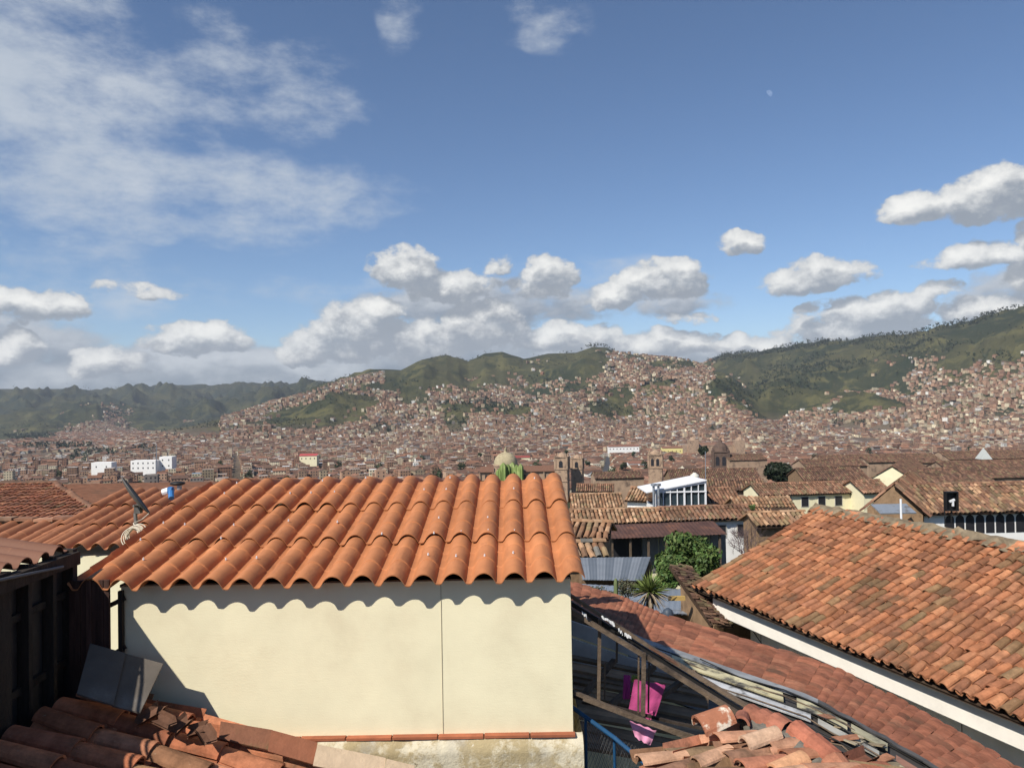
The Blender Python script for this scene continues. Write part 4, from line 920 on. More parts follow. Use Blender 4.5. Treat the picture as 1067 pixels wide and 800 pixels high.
# gable end: small dark verge slope and adobe wall
mb = MB(); vq = [np.array(P(697, 588, 20.4)), np.array(P(741, 650, 18.0)), np.array(P(748, 644, 18.1)), np.array(P(724, 607, 19.3))]
Uv = unit(vq[1] - vq[0]); Vv2 = np.array(P(760, 570, 22.0)) - vq[0]; Vv2 = unit(Vv2 - Uv * (Vv2 @ Uv)); tile_roof(mb, vq[0], Uv, Vv2, 24, 4, np.linalg.norm(vq[1] - vq[0]) / 24, .16, CL_DRK, seed=73, seg=5, jit=1.3, pans=False, moss=.4, thick=.012, hump=.6)
mb.build('verge_roof', M_tile, big)
mb = MB(); t0_, t1_, t2_ = np.array(P(709, 610, 20.0)), np.array(P(744, 651, 18.0)), np.array(P(744, 668, 18.0)); t3_ = t0_ * (1, 1, 0) + (0, 0, t2_[2]); bk_ = np.array((.3, .25, 0))
mb.hexa([t3_, t2_, t2_ + bk_, t3_ + bk_, t0_, t1_, t1_ + bk_, t0_ + bk_]); mb.build('end_wall', M_adobe, big)
mb = MB()
cq = lambda t, w_, z_: np.array((*(E0 + ed * t + pd * w_)[:2], z_))
wbz = -10.5
mb.hexa([cq(T0 - .1, .42, wbz), cq(T0 + .12, .42, wbz), cq(T0 + .12, 2 * Wr - .4, wbz), cq(T0 - .1, 2 * Wr - .4, wbz), cq(T0 - .1, .42, -5.0), cq(T0 + .12, .42, -5.0), cq(T0 + .12, 2 * Wr - .4, -5.0), cq(T0 - .1, 2 * Wr - .4, -5.0)])
mb.raw([cq(T0 + .12, .42, -5.0), cq(T0 + .12, 2 * Wr - .4, -5.0), cq(T0 + .12, Wr, -4.92 + Wr * sl_ - .12)], [[0, 1, 2]])
mb.build('gable_wall', M_adobe, big)
# cornice (fascia board) and side wall under the eave
def strip(mb_, t0, t1, w0, w1, z0, z1, col=(1, 1, 1)):
    mb_.hexa([cq(t0, w0, z0), cq(t1, w0, z0), cq(t1, w1, z0), cq(t0, w1, z0), cq(t0, w0, z1), cq(t1, w0, z1), cq(t1, w1, z1), cq(t0, w1, z1)], col)
TW = T0 - .55
mb = MB(); strip(mb, -7.2, TW, .25, .36, -5.50, -4.86); strip(mb, -7.2, TW, .30, 1.0, -5.54, -5.503); mb.build('cornice', M_white, big)
mb = MB(); strip(mb, -7.2, TW - .6, .90, 1.1, -9.9, -5.545); mb.build('side_wall', M_white, big)
mb = MB()
for tt_ in (1.9, 4.9, 7.2): strip(mb, tt_, tt_ + .012, .892, .898, -7.0, -5.55)
mb.build('wall_joint', mat('dark_joint', (.08, .08, .08)), big)
mb = MB(); strip(mb, TW - 1.75, TW - .62, .88, .896, -7.4, -6.2, (1, 1, 1)); mb.build('peeling_patch', plaster_mat('peeling_cream', (.66, .60, .42), s=.9), big)
mb = MB(); q_ = [cq(TW - .7, .6, -5.42), cq(TW - 1.4, .6, -5.9), cq(TW - 2.2, .6, -6.15), cq(TW - 3.0, .6, -6.5)]; mb.tube(q_, .012, 5); mb.build('loose_wire', M_black, big)

# ------------------------------------------------------------------ long red-brown roof (gable) below the cornice
rr = thing('long_red_roof', (5, 10, -9), 'long low patio roof of smooth red-brown tiles running below the white cornice', 'roof')
def quadgrid(mb, a, b, c, d, nu_, nv_, amp, per, colf, side=1, noise=.02):
    """a-b near edge, d-c far edge; waves run across"""
    a, b, c, d = (np.array(q, float) for q in (a, b, c, d)); N = unit(np.cross(b - a, d - a)); N = N if N[2] > 0 else -N
    L = np.linalg.norm(b - a); V_ = []
    for i in range(nu_ + 1):
        s_ = i / nu_
        for j in range(nv_ + 1):
            q = j / nv_; p_ = a * (1 - s_) * (1 - q) + b * s_ * (1 - q) + c * s_ * q + d * (1 - s_) * q
            h = amp * abs(math.sin(s_ * L / per * math.pi)) + noise * (vnoise(np.array(s_ * L * 1.3), np.array(q * 3.0), 5) - .5)
            stp = (q * 7 % 1) * -.018
            V_.append(p_ + N * (float(h) + stp))
    f = [[i * (nv_ + 1) + j, (i + 1) * (nv_ + 1) + j, (i + 1) * (nv_ + 1) + j + 1, i * (nv_ + 1) + j + 1] for i in range(nu_) for j in range(nv_)]
    col = np.array([colf(i / nu_, j / nv_) for i in range(nu_) for j in range(nv_)]); mb.raw(V_, f, col)
    return V_
far_e = [P(560, 598, 15.2), P(645, 622, 14.2), P(690, 641, 13.4), P(865, 694, 11.2), P(960, 742, 10.0), P(1090, 818, 8.6)]
ridg = [P(560, 626, 12.9), P(632, 650, 12.0), P(676, 669, 11.4), P(845, 727, 9.3), P(925, 771, 8.4), P(1030, 832, 7.3)]
g_ = np.random.default_rng(15)
def interp(pl, s_):
    k = min(int(s_ * (len(pl) - 1)), len(pl) - 2); f_ = s_ * (len(pl) - 1) - k; return np.array(pl[k]) * (1 - f_) + np.array(pl[k + 1]) * f_
mb = MB(); K = 44; cols_ = [(.30, .115, .066), (.33, .125, .07), (.27, .105, .062), (.31, .13, .075)]
for i in range(K):
    s0_, s1_ = i / K, (i + 1) / K; pts4 = [interp(ridg, s0_), interp(ridg, s1_), interp(far_e, s1_), interp(far_e, s0_)]
    U4 = unit(pts4[1] - pts4[0]); V4 = unit(pts4[3] - pts4[0]); N4 = np.cross(U4, V4); N4 = N4 if N4[2] > 0 else -N4
    W4 = np.linalg.norm(pts4[1] - pts4[0]); rowt = []
    nj = 9; ext = g_.uniform(-.05, .12)
    for j in range(nj):
        q0, q1 = j / nj, (j + 1) / nj + .015; q1 = q1 + (ext / 3 if j == nj - 1 else 0)
        c_ = np.array(cols_[g_.integers(0, 4)]) * g_.uniform(.7, 1.2); up_ = .012 * (1 if True else 0); jj = g_.normal(0, .008)
        Vv_ = []
        for (q, hl) in ((q0, .0), (q1, .022)):
            for k in range(6):
                t = k / 5; b0 = pts4[0] * (1 - t) + pts4[1] * t; b1 = pts4[3] * (1 - t) + pts4[2] * t
                Vv_.append(b0 * (1 - q) + b1 * q + N4 * (math.sin(t * math.pi) * .016 + hl * .9 + jj * .5))
        mb.raw(Vv_, [[k, k + 1, k + 7, k + 6] for k in range(5)], c_)
        mb.raw(Vv_[6:] + [v - N4 * .022 for v in Vv_[6:]], [[k, k + 1, k + 7, k + 6] for k in range(5)], c_ * .8)
mb.build('tiles', M_tile, rr)
mb = MB()
for i in range(20):
    s0_, s1_ = i / 20, (i + 1) / 20; p4 = [interp(ridg, s0_), interp(ridg, s1_), interp(far_e, s1_), interp(far_e, s0_)]; mb.hexa([p_ - (0, 0, .14) for p_ in p4] + [p_ - (0, 0, .03) for p_ in p4])
mb.build('decking', M_woodb, rr)
mb = MB()
for i in range(12):
    s0_ = i / 12; s1_ = (i + 1) / 12; p0 = interp(far_e, s0_); p1 = interp(far_e, s1_); n4 = np.array((-.3, -.3, 0))
    mb.hexa([p0 * (1, 1, 0) + (0, 0, -10) + n4, p1 * (1, 1, 0) + (0, 0, -10) + n4, p1 * (1, 1, 0) + (0, 0, -10), p0 * (1, 1, 0) + (0, 0, -10), p0 + n4 - (0, 0, .16), p1 + n4 - (0, 0, .16), p1 - (0, 0, .16), p0 - (0, 0, .16)])
mb.build('rear_wall', M_creamfar, rr)
# near slope: metal flashing, old translucent panels, felt and rubbish, sloping down to the viewer
lowr = [P(545, 690, 10.6), P(640, 712, 9.9), P(700, 728, 9.2), P(845, 780, 7.9), P(925, 822, 7.2), P(1010, 880, 6.4)]
ps = thing('patchwork_roof', (3, 9, -9), 'patched patio roof of metal flashing, yellow translucent panels and black felt strips', 'roof')
def band(mb, s0_, s1_, q0, q1, col, dz=0, n_=10, wv=0.0):
    Vv_ = []
    for i in range(n_ + 1):
        s_ = s0_ + (s1_ - s0_) * i / n_; a_, b_ = interp(ridg, s_), interp(lowr, s_)
        for q in (q0, q1): Vv_.append(a_ * (1 - q) + b_ * q + (0, 0, dz + wv * math.sin(i * 2.4)))
    f = [[2 * i, 2 * i + 2, 2 * i + 3, 2 * i + 1] for i in range(n_)]; mb.raw(Vv_, f, col); lo = [np.array(v) - (0, 0, .018) for v in Vv_]; mb.raw(lo, [q[::-1] for q in f], np.array(col) * .7)
    mb.raw([Vv_[2 * i + 1] for i in range(n_ + 1)] + [lo[2 * i + 1] for i in range(n_ + 1)], [[i, i + 1, n_ + 2 + i, n_ + 1 + i] for i in range(n_)], np.array(col) * .7)
M_patch = mat('roof_patch', (1, 1, 1), attr=True, var=.35, scale=3, rough=.6, spec=.35, dirt=(.06, .055, .05), dscale=3.5, dlo=.5, dhi=.68, bump=.4, bscale=12)
mb = MB(); band(mb, .28, .98, .0, 1.0, (.055, .05, .046), -.02, 24); mb.build('felt', M_patch, ps)
mb = MB(); band(mb, .30, .62, -.01, .11, (.24, .25, .26), .03, 12); band(mb, .62, .97, -.01, .07, (.09, .085, .08), .03, 12, .01); mb.build('flashing', M_patch, ps)
for (a_, b_, q0, q1, c_) in ((.42, .57, .17, .34, (.50, .45, .28)), (.585, .70, .17, .36, (.46, .42, .27)), (.71, .80, .16, .30, (.36, .33, .22)), (.40, .60, .42, .56, (.46, .47, .48)), (.62, .78, .42, .54, (.38, .37, .33)), (.82, .95, .3, .5, (.30, .15, .10))):
    mb = MB(); band(mb, a_, b_, q0, q1, c_, .035 + random.random() * .01, 8); mb.build('panel', M_patch, ps)
g_ = np.random.default_rng(77)
for k in range(6):
    q = .13 + .14 * k; mb = MB(); s0_, s1_ = g_.uniform(.36, .5), g_.uniform(.75, .98)
    pts = [interp(ridg, s_) * (1 - q) + interp(lowr, s_) * q + (0, 0, .05 + .015 * g_.normal()) for s_ in np.linspace(s0_, s1_, 9)]; mb.tube(pts, .009, 5); mb.build('batten', M_woodb if k % 2 else M_black, ps)
mb = MB()
for k in range(26):
    s_ = g_.uniform(.62, .97); q = g_.uniform(.3, .98); c_ = interp(ridg, s_) * (1 - q) + interp(lowr, s_) * q + (0, 0, .05); a_ = g_.uniform(0, 6.3); L_k = g_.uniform(.06, .22)
    mb.box(c_, (L_k * 1.3, L_k * .6, .012), np.array([(.32, .15, .09), (.25, .2, .13), (.4, .34, .24), (.14, .12, .1)][k % 4]), (unit((math.cos(a_), math.sin(a_), -.2)), unit((-math.sin(a_), math.cos(a_), .1)), (0, 0, 1)))
mb.build('rubble', M_tilenear, ps)

# ------------------------------------------------------------------ patio structure of old timber with hanging cloth
pt = thing('timber_patio_frame', (1.2, 5.7, -4.7), 'rickety grey timber frame of rails and posts right of the cream shed', 'frame')
M_grey2 = mat('dusty_plastic', (.48, .48, .47), var=.3, scale=20)
def tim(name, pl, wd_, ht_, m=M_woodb):
    mb = MB(); pl = [q * .95 for q in pl]; wd_ *= .62; ht_ *= .62
    for a_, b_ in zip(pl[:-1], pl[1:]): mb.beam(a_, b_, wd_, ht_)
    return mb.build(name, m, pt)
tim('rail', [P(588, 616, 5.5), P(690, 682, 5.4), P(806, 752, 5.0)], .05, .035)
tim('rail', [P(588, 632, 5.45), P(680, 688, 5.3), P(790, 756, 4.95)], .045, .045)
tim('rail', [P(588, 624, 5.6), P(700, 694, 5.4), P(800, 757, 5.05)], .02, .05, M_black)
tim('rail', [P(640, 652, 5.5), P(740, 712, 5.25), P(798, 746, 5.02)], .03, .02, M_woodr)
for (x0, y0, x1, y1, D_, w_) in ((625, 645, 623.5, 730, 5.5, .045), (630.5, 690, 630, 728, 5.6, .02), (671, 680, 670, 745, 5.3, .05), (665.5, 678, 665, 742, 5.35, .02), (676.5, 682, 675.5, 742, 5.35, .02), (643, 668, 642.5, 690, 6.2, .03)): tim('post', [P(x0, y0, D_), P(x1, y1, D_)], w_, w_ * .8)
tim('sill', [P(586, 716, 5.35), P(640, 738, 5.3), P(735, 775, 5.2)], .045, .035)
tim('sill', [P(608, 727, 5.2), P(660, 747, 5.15), P(735, 772, 5.05)], .03, .045)
tim('sill', [P(586, 722, 5.5), P(700, 752, 5.4), P(790, 770, 5.2)], .03, .03, M_wood)
mb = MB(); g_ = np.random.default_rng(3)       # wrinkled plastic strip nailed along the rail
mb.nv = 0
for (xa, ya, xb, yb) in ((626, 640, 640, 648), (643, 652, 648, 657), (650, 658, 657, 662), (606, 636, 611, 640)):
    mb = MB(); pa, pb = np.array(P(xa, ya, 5.14)), np.array(P(xb, yb, 5.12)); n_ = 9; Vv_ = []
    for i in range(n_): t = i / (n_ - 1); c_ = pa * (1 - t) + pb * t; Vv_ += [c_ + (0, -.02, .012 * g_.random() - .004), c_ + (0, -.04, -.006 - .018 * g_.random())]
    mb.raw(Vv_, [[2 * i, 2 * i + 2, 2 * i + 3, 2 * i + 1] for i in range(n_ - 1)]); mb.build('torn_plastic', M_grey2, pt)
# things inside the patio: shaded boards, planks, floor
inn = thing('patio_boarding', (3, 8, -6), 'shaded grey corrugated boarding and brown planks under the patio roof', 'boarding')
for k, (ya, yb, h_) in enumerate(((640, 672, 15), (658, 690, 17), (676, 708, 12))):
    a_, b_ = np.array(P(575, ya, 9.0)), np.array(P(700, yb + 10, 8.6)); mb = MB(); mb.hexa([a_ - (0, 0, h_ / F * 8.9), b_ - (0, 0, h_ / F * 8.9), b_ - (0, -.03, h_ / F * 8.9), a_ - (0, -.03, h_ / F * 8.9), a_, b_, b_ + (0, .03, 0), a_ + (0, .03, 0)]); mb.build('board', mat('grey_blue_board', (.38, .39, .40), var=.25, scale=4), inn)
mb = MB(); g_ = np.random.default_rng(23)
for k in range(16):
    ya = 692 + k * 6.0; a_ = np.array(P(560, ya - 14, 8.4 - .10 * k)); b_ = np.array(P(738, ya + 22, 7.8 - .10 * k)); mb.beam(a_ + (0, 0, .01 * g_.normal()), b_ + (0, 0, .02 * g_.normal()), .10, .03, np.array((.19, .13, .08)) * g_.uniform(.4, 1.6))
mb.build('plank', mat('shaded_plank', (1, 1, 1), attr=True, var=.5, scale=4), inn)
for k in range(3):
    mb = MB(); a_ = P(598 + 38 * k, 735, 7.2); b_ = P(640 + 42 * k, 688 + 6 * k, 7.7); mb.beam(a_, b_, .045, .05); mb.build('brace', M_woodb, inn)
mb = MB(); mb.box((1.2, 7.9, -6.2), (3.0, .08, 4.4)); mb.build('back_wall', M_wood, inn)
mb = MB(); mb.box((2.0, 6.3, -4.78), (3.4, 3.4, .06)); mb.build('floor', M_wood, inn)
# pink cloth
def cloth(name, q, D, m, label, cat='cloth', group=None, n_=16, amp=.005, dd=0):
    c4 = [np.array(P(x, y, D + (dd if i in (2, 3) else 0))) for i, (x, y) in enumerate(q)]; V_ = []
    for i in range(n_ + 1):
        for j in range(n_ + 1):
            s_, t = i / n_, j / n_; p_ = c4[0] * (1 - s_) * (1 - t) + c4[1] * s_ * (1 - t) + c4[2] * s_ * t + c4[3] * (1 - s_) * t
            V_.append(p_ + (0, amp * math.sin(s_ * 13 + 2 * t) * (.3 + t) + amp * .5 * math.sin(t * 9 + s_ * 5), .004 * math.sin(s_ * 20)))
    f = [[i * (n_ + 1) + j, (i + 1) * (n_ + 1) + j, (i + 1) * (n_ + 1) + j + 1, i * (n_ + 1) + j + 1] for i in range(n_) for j in range(n_)]
    V_ = np.array(V_); mb = MB(); mb.raw(V_, f); mb.raw(V_ + (0, .004, 0), [q_[::-1] for q_ in f]); return mb.build(name, m, smooth=True, label=label, cat=cat, group=group)
cloth('pink_cloth', ((661, 708), (694, 713), (683, 748), (655, 741)), 5.42, M_pink, 'bright pink cloth hanging behind the timber posts')
cloth('pink_cloth', ((650, 703), (657, 703), (657, 728), (649, 728)), 5.46, mat('dark_pink_cloth', (.35, .04, .20), rough=.85), 'narrow purple-pink strip of cloth left of the bright pink one')
cloth('lime_cloth', ((659, 703), (665, 704), (664, 711), (658, 710)), 5.49, M_lime, 'small lime green rag beside the pink cloth')
cloth('pink_cloth', ((670, 741), (684, 741), (681, 748), (674, 750)), 5.22, M_pink, 'small pink corner of cloth just above the timber sill')
cloth('pale_cloth', ((656, 751), (684, 761), (678, 777), (662, 768)), 5.0, M_pale, 'pale pink cloth hanging below the timber sill')
bp = thing('blue_pipe_rail', (.9, 5.0, -4.7), 'blue painted sloping pipe rail with two posts below the timber sill', 'rail')
mb = MB(); mb.tube([P(594, 735, 5.25), P(640, 768, 5.1), P(672, 795, 4.95), P(690, 812, 4.85)], .015, 10); mb.build('pipe', M_blue, bp)
for (xa, ya) in ((610, 747), (640, 768)): mb = MB(); a_ = np.array(P(xa, ya, 5.18)); mb.tube([a_, a_ * (1, 1, 0) + (0, 0, -4.7)], .010, 8); mb.build('post', M_blue, bp)
mb = MB(); A3, B3 = np.array(P(598, 742, 5.3)), np.array(P(705, 800, 5.1))
for k in range(34):
    s_ = k / 33; a_ = A3 + (B3 - A3) * s_
    for sg in (-1, 1):
        b_ = a_ + np.array(((B3 - A3)[0] * .45 * sg, 0, -.75)); mb.tube([a_, b_], .0016, 3, cap=False)
mb.build('wire_netting', M_wire, label='thin galvanised wire netting hanging below the blue pipe', cat='netting')

# ------------------------------------------------------------------ broken ridge of old tiles, bottom right
bt = thing('broken_tile_ridge', (1.3, 3.9, -4.6), 'broken tile roof with mortared ridge at the bottom, right of centre', 'roof')
O5 = np.array(P(640, 850, 3.75)); top5 = np.array(P(800, 772, 4.2)); V5 = unit(np.array(P(862, 778, 3.98)) - np.array(P(712, 812, 3.72))); U5 = unit(np.array(P(765, 757, 4.35)) - np.array(P(900, 830, 3.45))); U5 = unit(U5 - V5 * (U5 @ V5))
ori = np.array(P(668, 802, 3.92)) - U5 * 1.55
N5 = np.cross(U5, V5); N5 = N5 if N5[2] > 0 else -N5
mb = MB(); tile_roof(mb, ori, U5, V5, 11, 4, .150, .235, [(.42, .19, .11), (.50, .26, .16), (.36, .15, .09), (.55, .32, .20), (.30, .16, .10)], seed=52, seg=9, jit=1.3, hump=.55, moss=.1, thick=.014)
mb.build('tiles', M_tilenear, bt)
# mortar bed and ridge tiles along the crest
cr = [P(772, 744, 4.45), P(790, 748, 4.35), P(812, 758, 4.2), P(838, 772, 4.05), P(862, 790, 3.9), P(890, 815, 3.75), P(920, 850, 3.5)]
crs = [interp(cr, q) for q in np.linspace(0, 1, 40)]
mb = MB(); V_ = []; g_ = np.random.default_rng(9)
for i, c_ in enumerate(crs):
    d = unit(crs[min(i + 1, 39)] - crs[max(i - 1, 0)]); s_ = unit(np.cross(d, (0, 0, 1))); u_ = np.cross(s_, d); u_ = u_ if u_[2] > 0 else -u_
    for k in range(9): t = math.pi * k / 8; r_ = .11 + .012 * g_.normal(); V_.append(c_ - s_ * math.cos(t) * r_ * 1.25 + u_ * (math.sin(t) * r_ * .55 - .05))
mb.raw(V_, [[i * 9 + k, i * 9 + k + 1, (i + 1) * 9 + k + 1, (i + 1) * 9 + k] for i in range(39) for k in range(8)]); mb.build('mortar_bed', M_mortar, bt, smooth=True)
mb = MB(); ridge_tiles(mb, crs[2] + (0.03, 0, -.015), crs[14] + (.03, 0, -.015), .075, [(.33, .14, .09), (.28, .11, .07)], 4, n=3, jit=.5); ridge_tiles(mb, crs[15] + (.04, 0, -.015), crs[26] + (.04, 0, -.015), .075, [(.36, .13, .08)], 5, n=2, jit=.5); ridge_tiles(mb, crs[27] + (.03, 0, -.01), crs[39] + (.03, 0, -.01), .08, [(.35, .15, .09)], 6, n=3)
mb.build('ridge_tile', M_tilenear, bt)
# far slope of that small roof (to the right)
mb = MB(); a5 = [np.array(P(800, 745, 4.75)), np.array(P(1005, 800, 4.9)), np.array(P(1010, 905, 3.5)), np.array(P(905, 850, 3.45))]
U6 = unit(crs[39] - crs[3]); V6 = unit(-(np.array((1, .25, -.28)))); V6 = unit(V6 - U6 * (V6 @ U6)); L6 = np.linalg.norm(crs[39] - crs[3])
tile_roof(mb, crs[39] - V6 * .62 + (.05, 0, -.09), -U6, V6, int(L6 / .16) + 1, 2, .17, .32, clip=lambda u, v: u < L6 * .62, cols=[(.36, .14, .08), (.30, .115, .07), (.42, .26, .15), (.33, .13, .08)], seed=55, seg=7, jit=1.5, hump=.45, moss=.12)
mb.build('side_tiles', M_tilenear, bt)
mb = MB(); mb.box((1.45, 3.5, -3.6), (.8, .8, 2.2)); mb.build('support_wall', M_adobe, bt)
def bent(name, c, L_b, r_, az_, tilt, col, m, label, group=None, roll=0):
    d = unit((math.cos(az_) * math.cos(tilt), math.sin(az_) * math.cos(tilt), math.sin(tilt))); s_ = unit(np.cross(d, (0, 0, 1))); u_ = np.cross(s_, d)
    u_ = u_ if u_[2] > 0 else -u_; s2 = s_ * math.cos(roll) + u_ * math.sin(roll); u2 = np.cross(s2, d); u2 = u2 if u2[2] > 0 else -u2
    V_ = []; c = np.array(c, float)
    for (e_, ri) in ((-L_b / 2, r_), (L_b / 2, r_ * .86), (L_b / 2, r_ * .86 - .014), (-L_b / 2, r_ - .014), (-L_b / 2, r_)):
        for k in range(11): t = math.pi * k / 10; V_.append(c + d * e_ + s2 * math.cos(t) * ri + u2 * math.sin(t) * ri)
    f = [[i * 11 + k, i * 11 + k + 1, (i + 1) * 11 + k + 1, (i + 1) * 11 + k] for i in range(4) for k in range(10)]
    mb = MB(); mb.raw(V_, f, col)
    for k in (0, 10): mb.raw([V_[k], V_[11 + k], V_[22 + k], V_[33 + k]], [[0, 1, 2, 3]], col)
    return mb.build(name, m, label=label, cat='tile', group=group)
M_lich = mat('lichen_tile', (.36, .145, .08), var=.25, scale=7, dirt=(.70, .64, .52), dscale=6, dlo=.52, dhi=.60, bump=.4)
bent('loose_roof_tile', P(745, 754, 4.25), .20, .085, .25, .25, (1, 1, 1), M_lich, 'loose barrel tile with white lichen patch at the top of the broken ridge', 'loose tiles on the broken ridge')
bent('loose_roof_tile', P(773, 751, 4.3), .14, .05, 1.2, -.1, (.30, .12, .08), M_tilenear, 'dark hollow tile end pointing at the viewer beside the lichen tile', 'loose tiles on the broken ridge')
bent('loose_roof_tile', P(793, 771, 4.05), .22, .055, .35, .12, (.55, .36, .24), M_tilenear, 'pale buff barrel tile lying on the broken ridge slope', 'loose tiles on the broken ridge')
bent('loose_roof_tile', P(822, 800, 3.8), .22, .06, .5, .1, (.62, .33, .18), M_tilenear, 'light orange barrel tile at the bottom edge beside the mortar', 'loose tiles on the broken ridge')
# ------------------------------------------------------------------ middle distance: houses right of the shed
def eaveR(eL, px, py):
    d = ray(px, py); return Vector(d * (eL.z / d[2]))
def tiled_house(name, label, L4, D, ridge_py, slope, wallm, cols, pitch=.3, lv=.5, over=.45, wins=(), group=None, cat='house', iron=None, arches=(), ridge=True, hw=None, seed=None, jit=.8, wallh=None, sideover=.25, sag=.06):
    (xa, ya, xb, yb) = L4; eL = P(xa, ya, D); eR = eaveR(eL, xb, yb); ze = eL.z
    U = unit((eR - eL) * Vector((1, 1, 0))); B = np.array((-U[1], U[0], 0)); L = (eR - eL).length
    mid = (eL + eR) / 2
    if hw is None:
        xm = (xa + xb) / 2; k = ray(xm, ridge_py); k = k[2] / k[1]; hw = (k * mid.y - ze) / (slope - k * B[1])
    seed = seed or int(xa * 7 + ya); gz = float(H(mid.x, mid.y)) - 1.0
    root = thing(name, (mid.x + B[0] * hw, mid.y + B[1] * hw, gz), label, cat, group)
    q = lambda u, w_, z: np.array(eL) * (1, 1, 0) + U * u + B * w_ + np.array((0, 0, z))
    o_ = over; zr = ze + slope * hw; zw = ze + slope * o_ - .08
    w0, w1, u0, u1 = o_, 2 * hw - o_, sideover, L - sideover
    mb = MB(); mb.hexa([q(u0, w0, gz), q(u1, w0, gz), q(u1, w1, gz), q(u0, w1, gz), q(u0, w0, zw), q(u1, w0, zw), q(u1, w1, zw), q(u0, w1, zw)])
    for u in (u0, u1): mb.raw([q(u, w0, zw), q(u, w1, zw), q(u, hw, zr - .1)], [[0, 1, 2]])
    wo = mb.build('wall', wallm, root)
    Vf = unit(B + np.array((0, 0, slope))); Vk = unit(-B + np.array((0, 0, slope))); Ls = hw * math.hypot(1, slope)
    mb = MB()
    if iron:
        for (O_q, Uq, Vq) in ((q(0, 0, ze), U, Vf), (q(L, 2 * hw, ze), -U, Vk)):
            n_ = int(L / .12); Nq = np.cross(Uq, Vq); V_ = []
            for i in range(n_ + 1):
                for j in range(2): V_.append(O_q + Uq * (L * i / n_) + Vq * (Ls * j) + Nq * (.025 * (i % 2)))
            mb.raw(V_, [[2 * i, 2 * i + 2, 2 * i + 3, 2 * i + 1] for i in range(n_)], (1, 1, 1)); mb.raw(np.array(V_) - Nq * .01, [[2 * i + 1, 2 * i + 3, 2 * i + 2, 2 * i] for i in range(n_)], (1, 1, 1))
        mb.build('roof', iron, root)
    else:
        nu_, nv_ = max(2, int(L / pitch)), max(2, int(Ls / lv)); pu_, lv_ = L / nu_, Ls / nv_
        tile_roof(mb, q(0, 0, ze), U, Vf, nu_, nv_, pu_, lv_, cols, seed=seed, seg=4, jit=jit, pans=False, hump=.8, thick=.03, sag=sag, moss=.16)
        ro = mb.build('roof', M_tilefar, root)
        mb = MB(); a_, b_, c_, d_ = q(L, 2 * hw, ze), q(0, 2 * hw, ze), q(0, hw, zr), q(L, hw, zr); mb.hexa([a_ - (0, 0, .12), b_ - (0, 0, .12), c_ - (0, 0, .12), d_ - (0, 0, .12), a_, b_, c_, d_], np.array(cols[0])); mb.build('back_roof', M_tilefar, root)
        if ridge: mb = MB(); ridge_tiles(mb, q(0, hw, zr - .02), q(L, hw, zr - .02), .15, cols, seed + 1, n=int(L / .6) + 1); mb.build('ridge_cap', M_tilefar, ro)
    for (s_, dz, ww, wh) in wins:
        c_ = q(u0 + (u1 - u0) * s_, w0 - .03, zw - dz - wh / 2); mb = MB(); mb.box(c_, (ww + .16, .05, wh + .16), (1, 1, 1), (U, B, (0, 0, 1))); f_ = mb.build('window', M_frame, root)
        mb = MB(); mb.box(c_ - B * .03, (ww, .03, wh), (1, 1, 1), (U, B, (0, 0, 1))); mb.build('pane', M_dark, f_)
    for (s_, dz, ww, wh) in arches:
        c_ = q(u0 + (u1 - u0) * s_, w0 - .02, zw - dz - wh); pts = [c_ - U * ww / 2, c_ + U * ww / 2] + [c_ + U * (ww / 2 * math.cos(t)) + np.array((0, 0, wh - ww / 2 + ww / 2 * math.sin(t))) for t in np.linspace(0, math.pi, 9)]
        mb = MB(); mb.poly(pts); mb.build('arch_opening', M_dark, root)
    return root, q, (L, hw, ze, zr, zw, U, B)
W5 = lambda n, ww=.9, wh=1.1, dz=.8: [((i + .5) / n, dz, ww, wh) for i in range(n)]
tiled_house('tiled_house', 'low house with tan mottled tile roof left of the dark ridge behind the verandah', (596, 546, 692, 544), 58, 530, .36, M_adobe, CL_TAN, .32, .5)
tiled_house('tiled_house', 'house with dark brown tile roof and shadowed eave, below the white pavilion', (692, 543, 790, 540), 59, 527, .36, M_whitefar, CL_BRN, .32, .5, wins=W5(4, .8, .9, .6))
v_, q_, pr_ = tiled_house('verandah_house', 'long open verandah house under a rusty maroon corrugated iron roof', (632, 561.5, 758, 556.5), 45, 545, .20, M_creamfar, CL_BRN, iron=M_rust, over=1.5)
L_, hw_, ze_, zr_, zw_, U_2, B_2 = pr_
mb = MB(); mb.box((q_(1.6, 1.42, ze_ - 1.2)), (1.9, .06, 2.6), (1, 1, 1), (U_2, B_2, (0, 0, 1))); mb.build('doorway', M_dark, v_)
for k in range(7): mb = MB(); mb.box(q_(.4 + k * (L_ - .8) / 6, .25, ze_ - 1.8), (.12, .12, 3.6), (1, 1, 1), (U_2, B_2, (0, 0, 1))); mb.build('post', M_woodb, v_)
for k in range(5): mb = MB(); mb.box(q_(3.1 + k * 1.1, 1.43, ze_ - 1.3), (1.0, .05, 2.2), (1, 1, 1), (U_2, B_2, (0, 0, 1))); mb.build('shutter', mat('grey_shutter', (.17, .165, .155), var=.2) if k == 0 else bpy.data.materials['grey_shutter'], v_)
tiled_house('tiled_house', 'old house with tan roof stepping down beside the shed roof edge', (580, 560, 634, 562), 36, 543, .40, M_adobe, CL_TAN, .28, .45)
tiled_house('tiled_house', 'small shed-like house with grey-tan roof just above the blue metal roof', (584, 582, 636, 580), 30, 564, .40, M_adobe, CL_TAN + [(.18, .17, .15)], .28, .45)
tiled_house('white_house', 'small white house with tiled roof and wide dark opening, left of pavilion', (650, 521.5, 683, 523), 80, 508, .42, M_whitefar, CL_TAN, .34, .5, wins=[(.55, .9, 2.3, 1.1)])
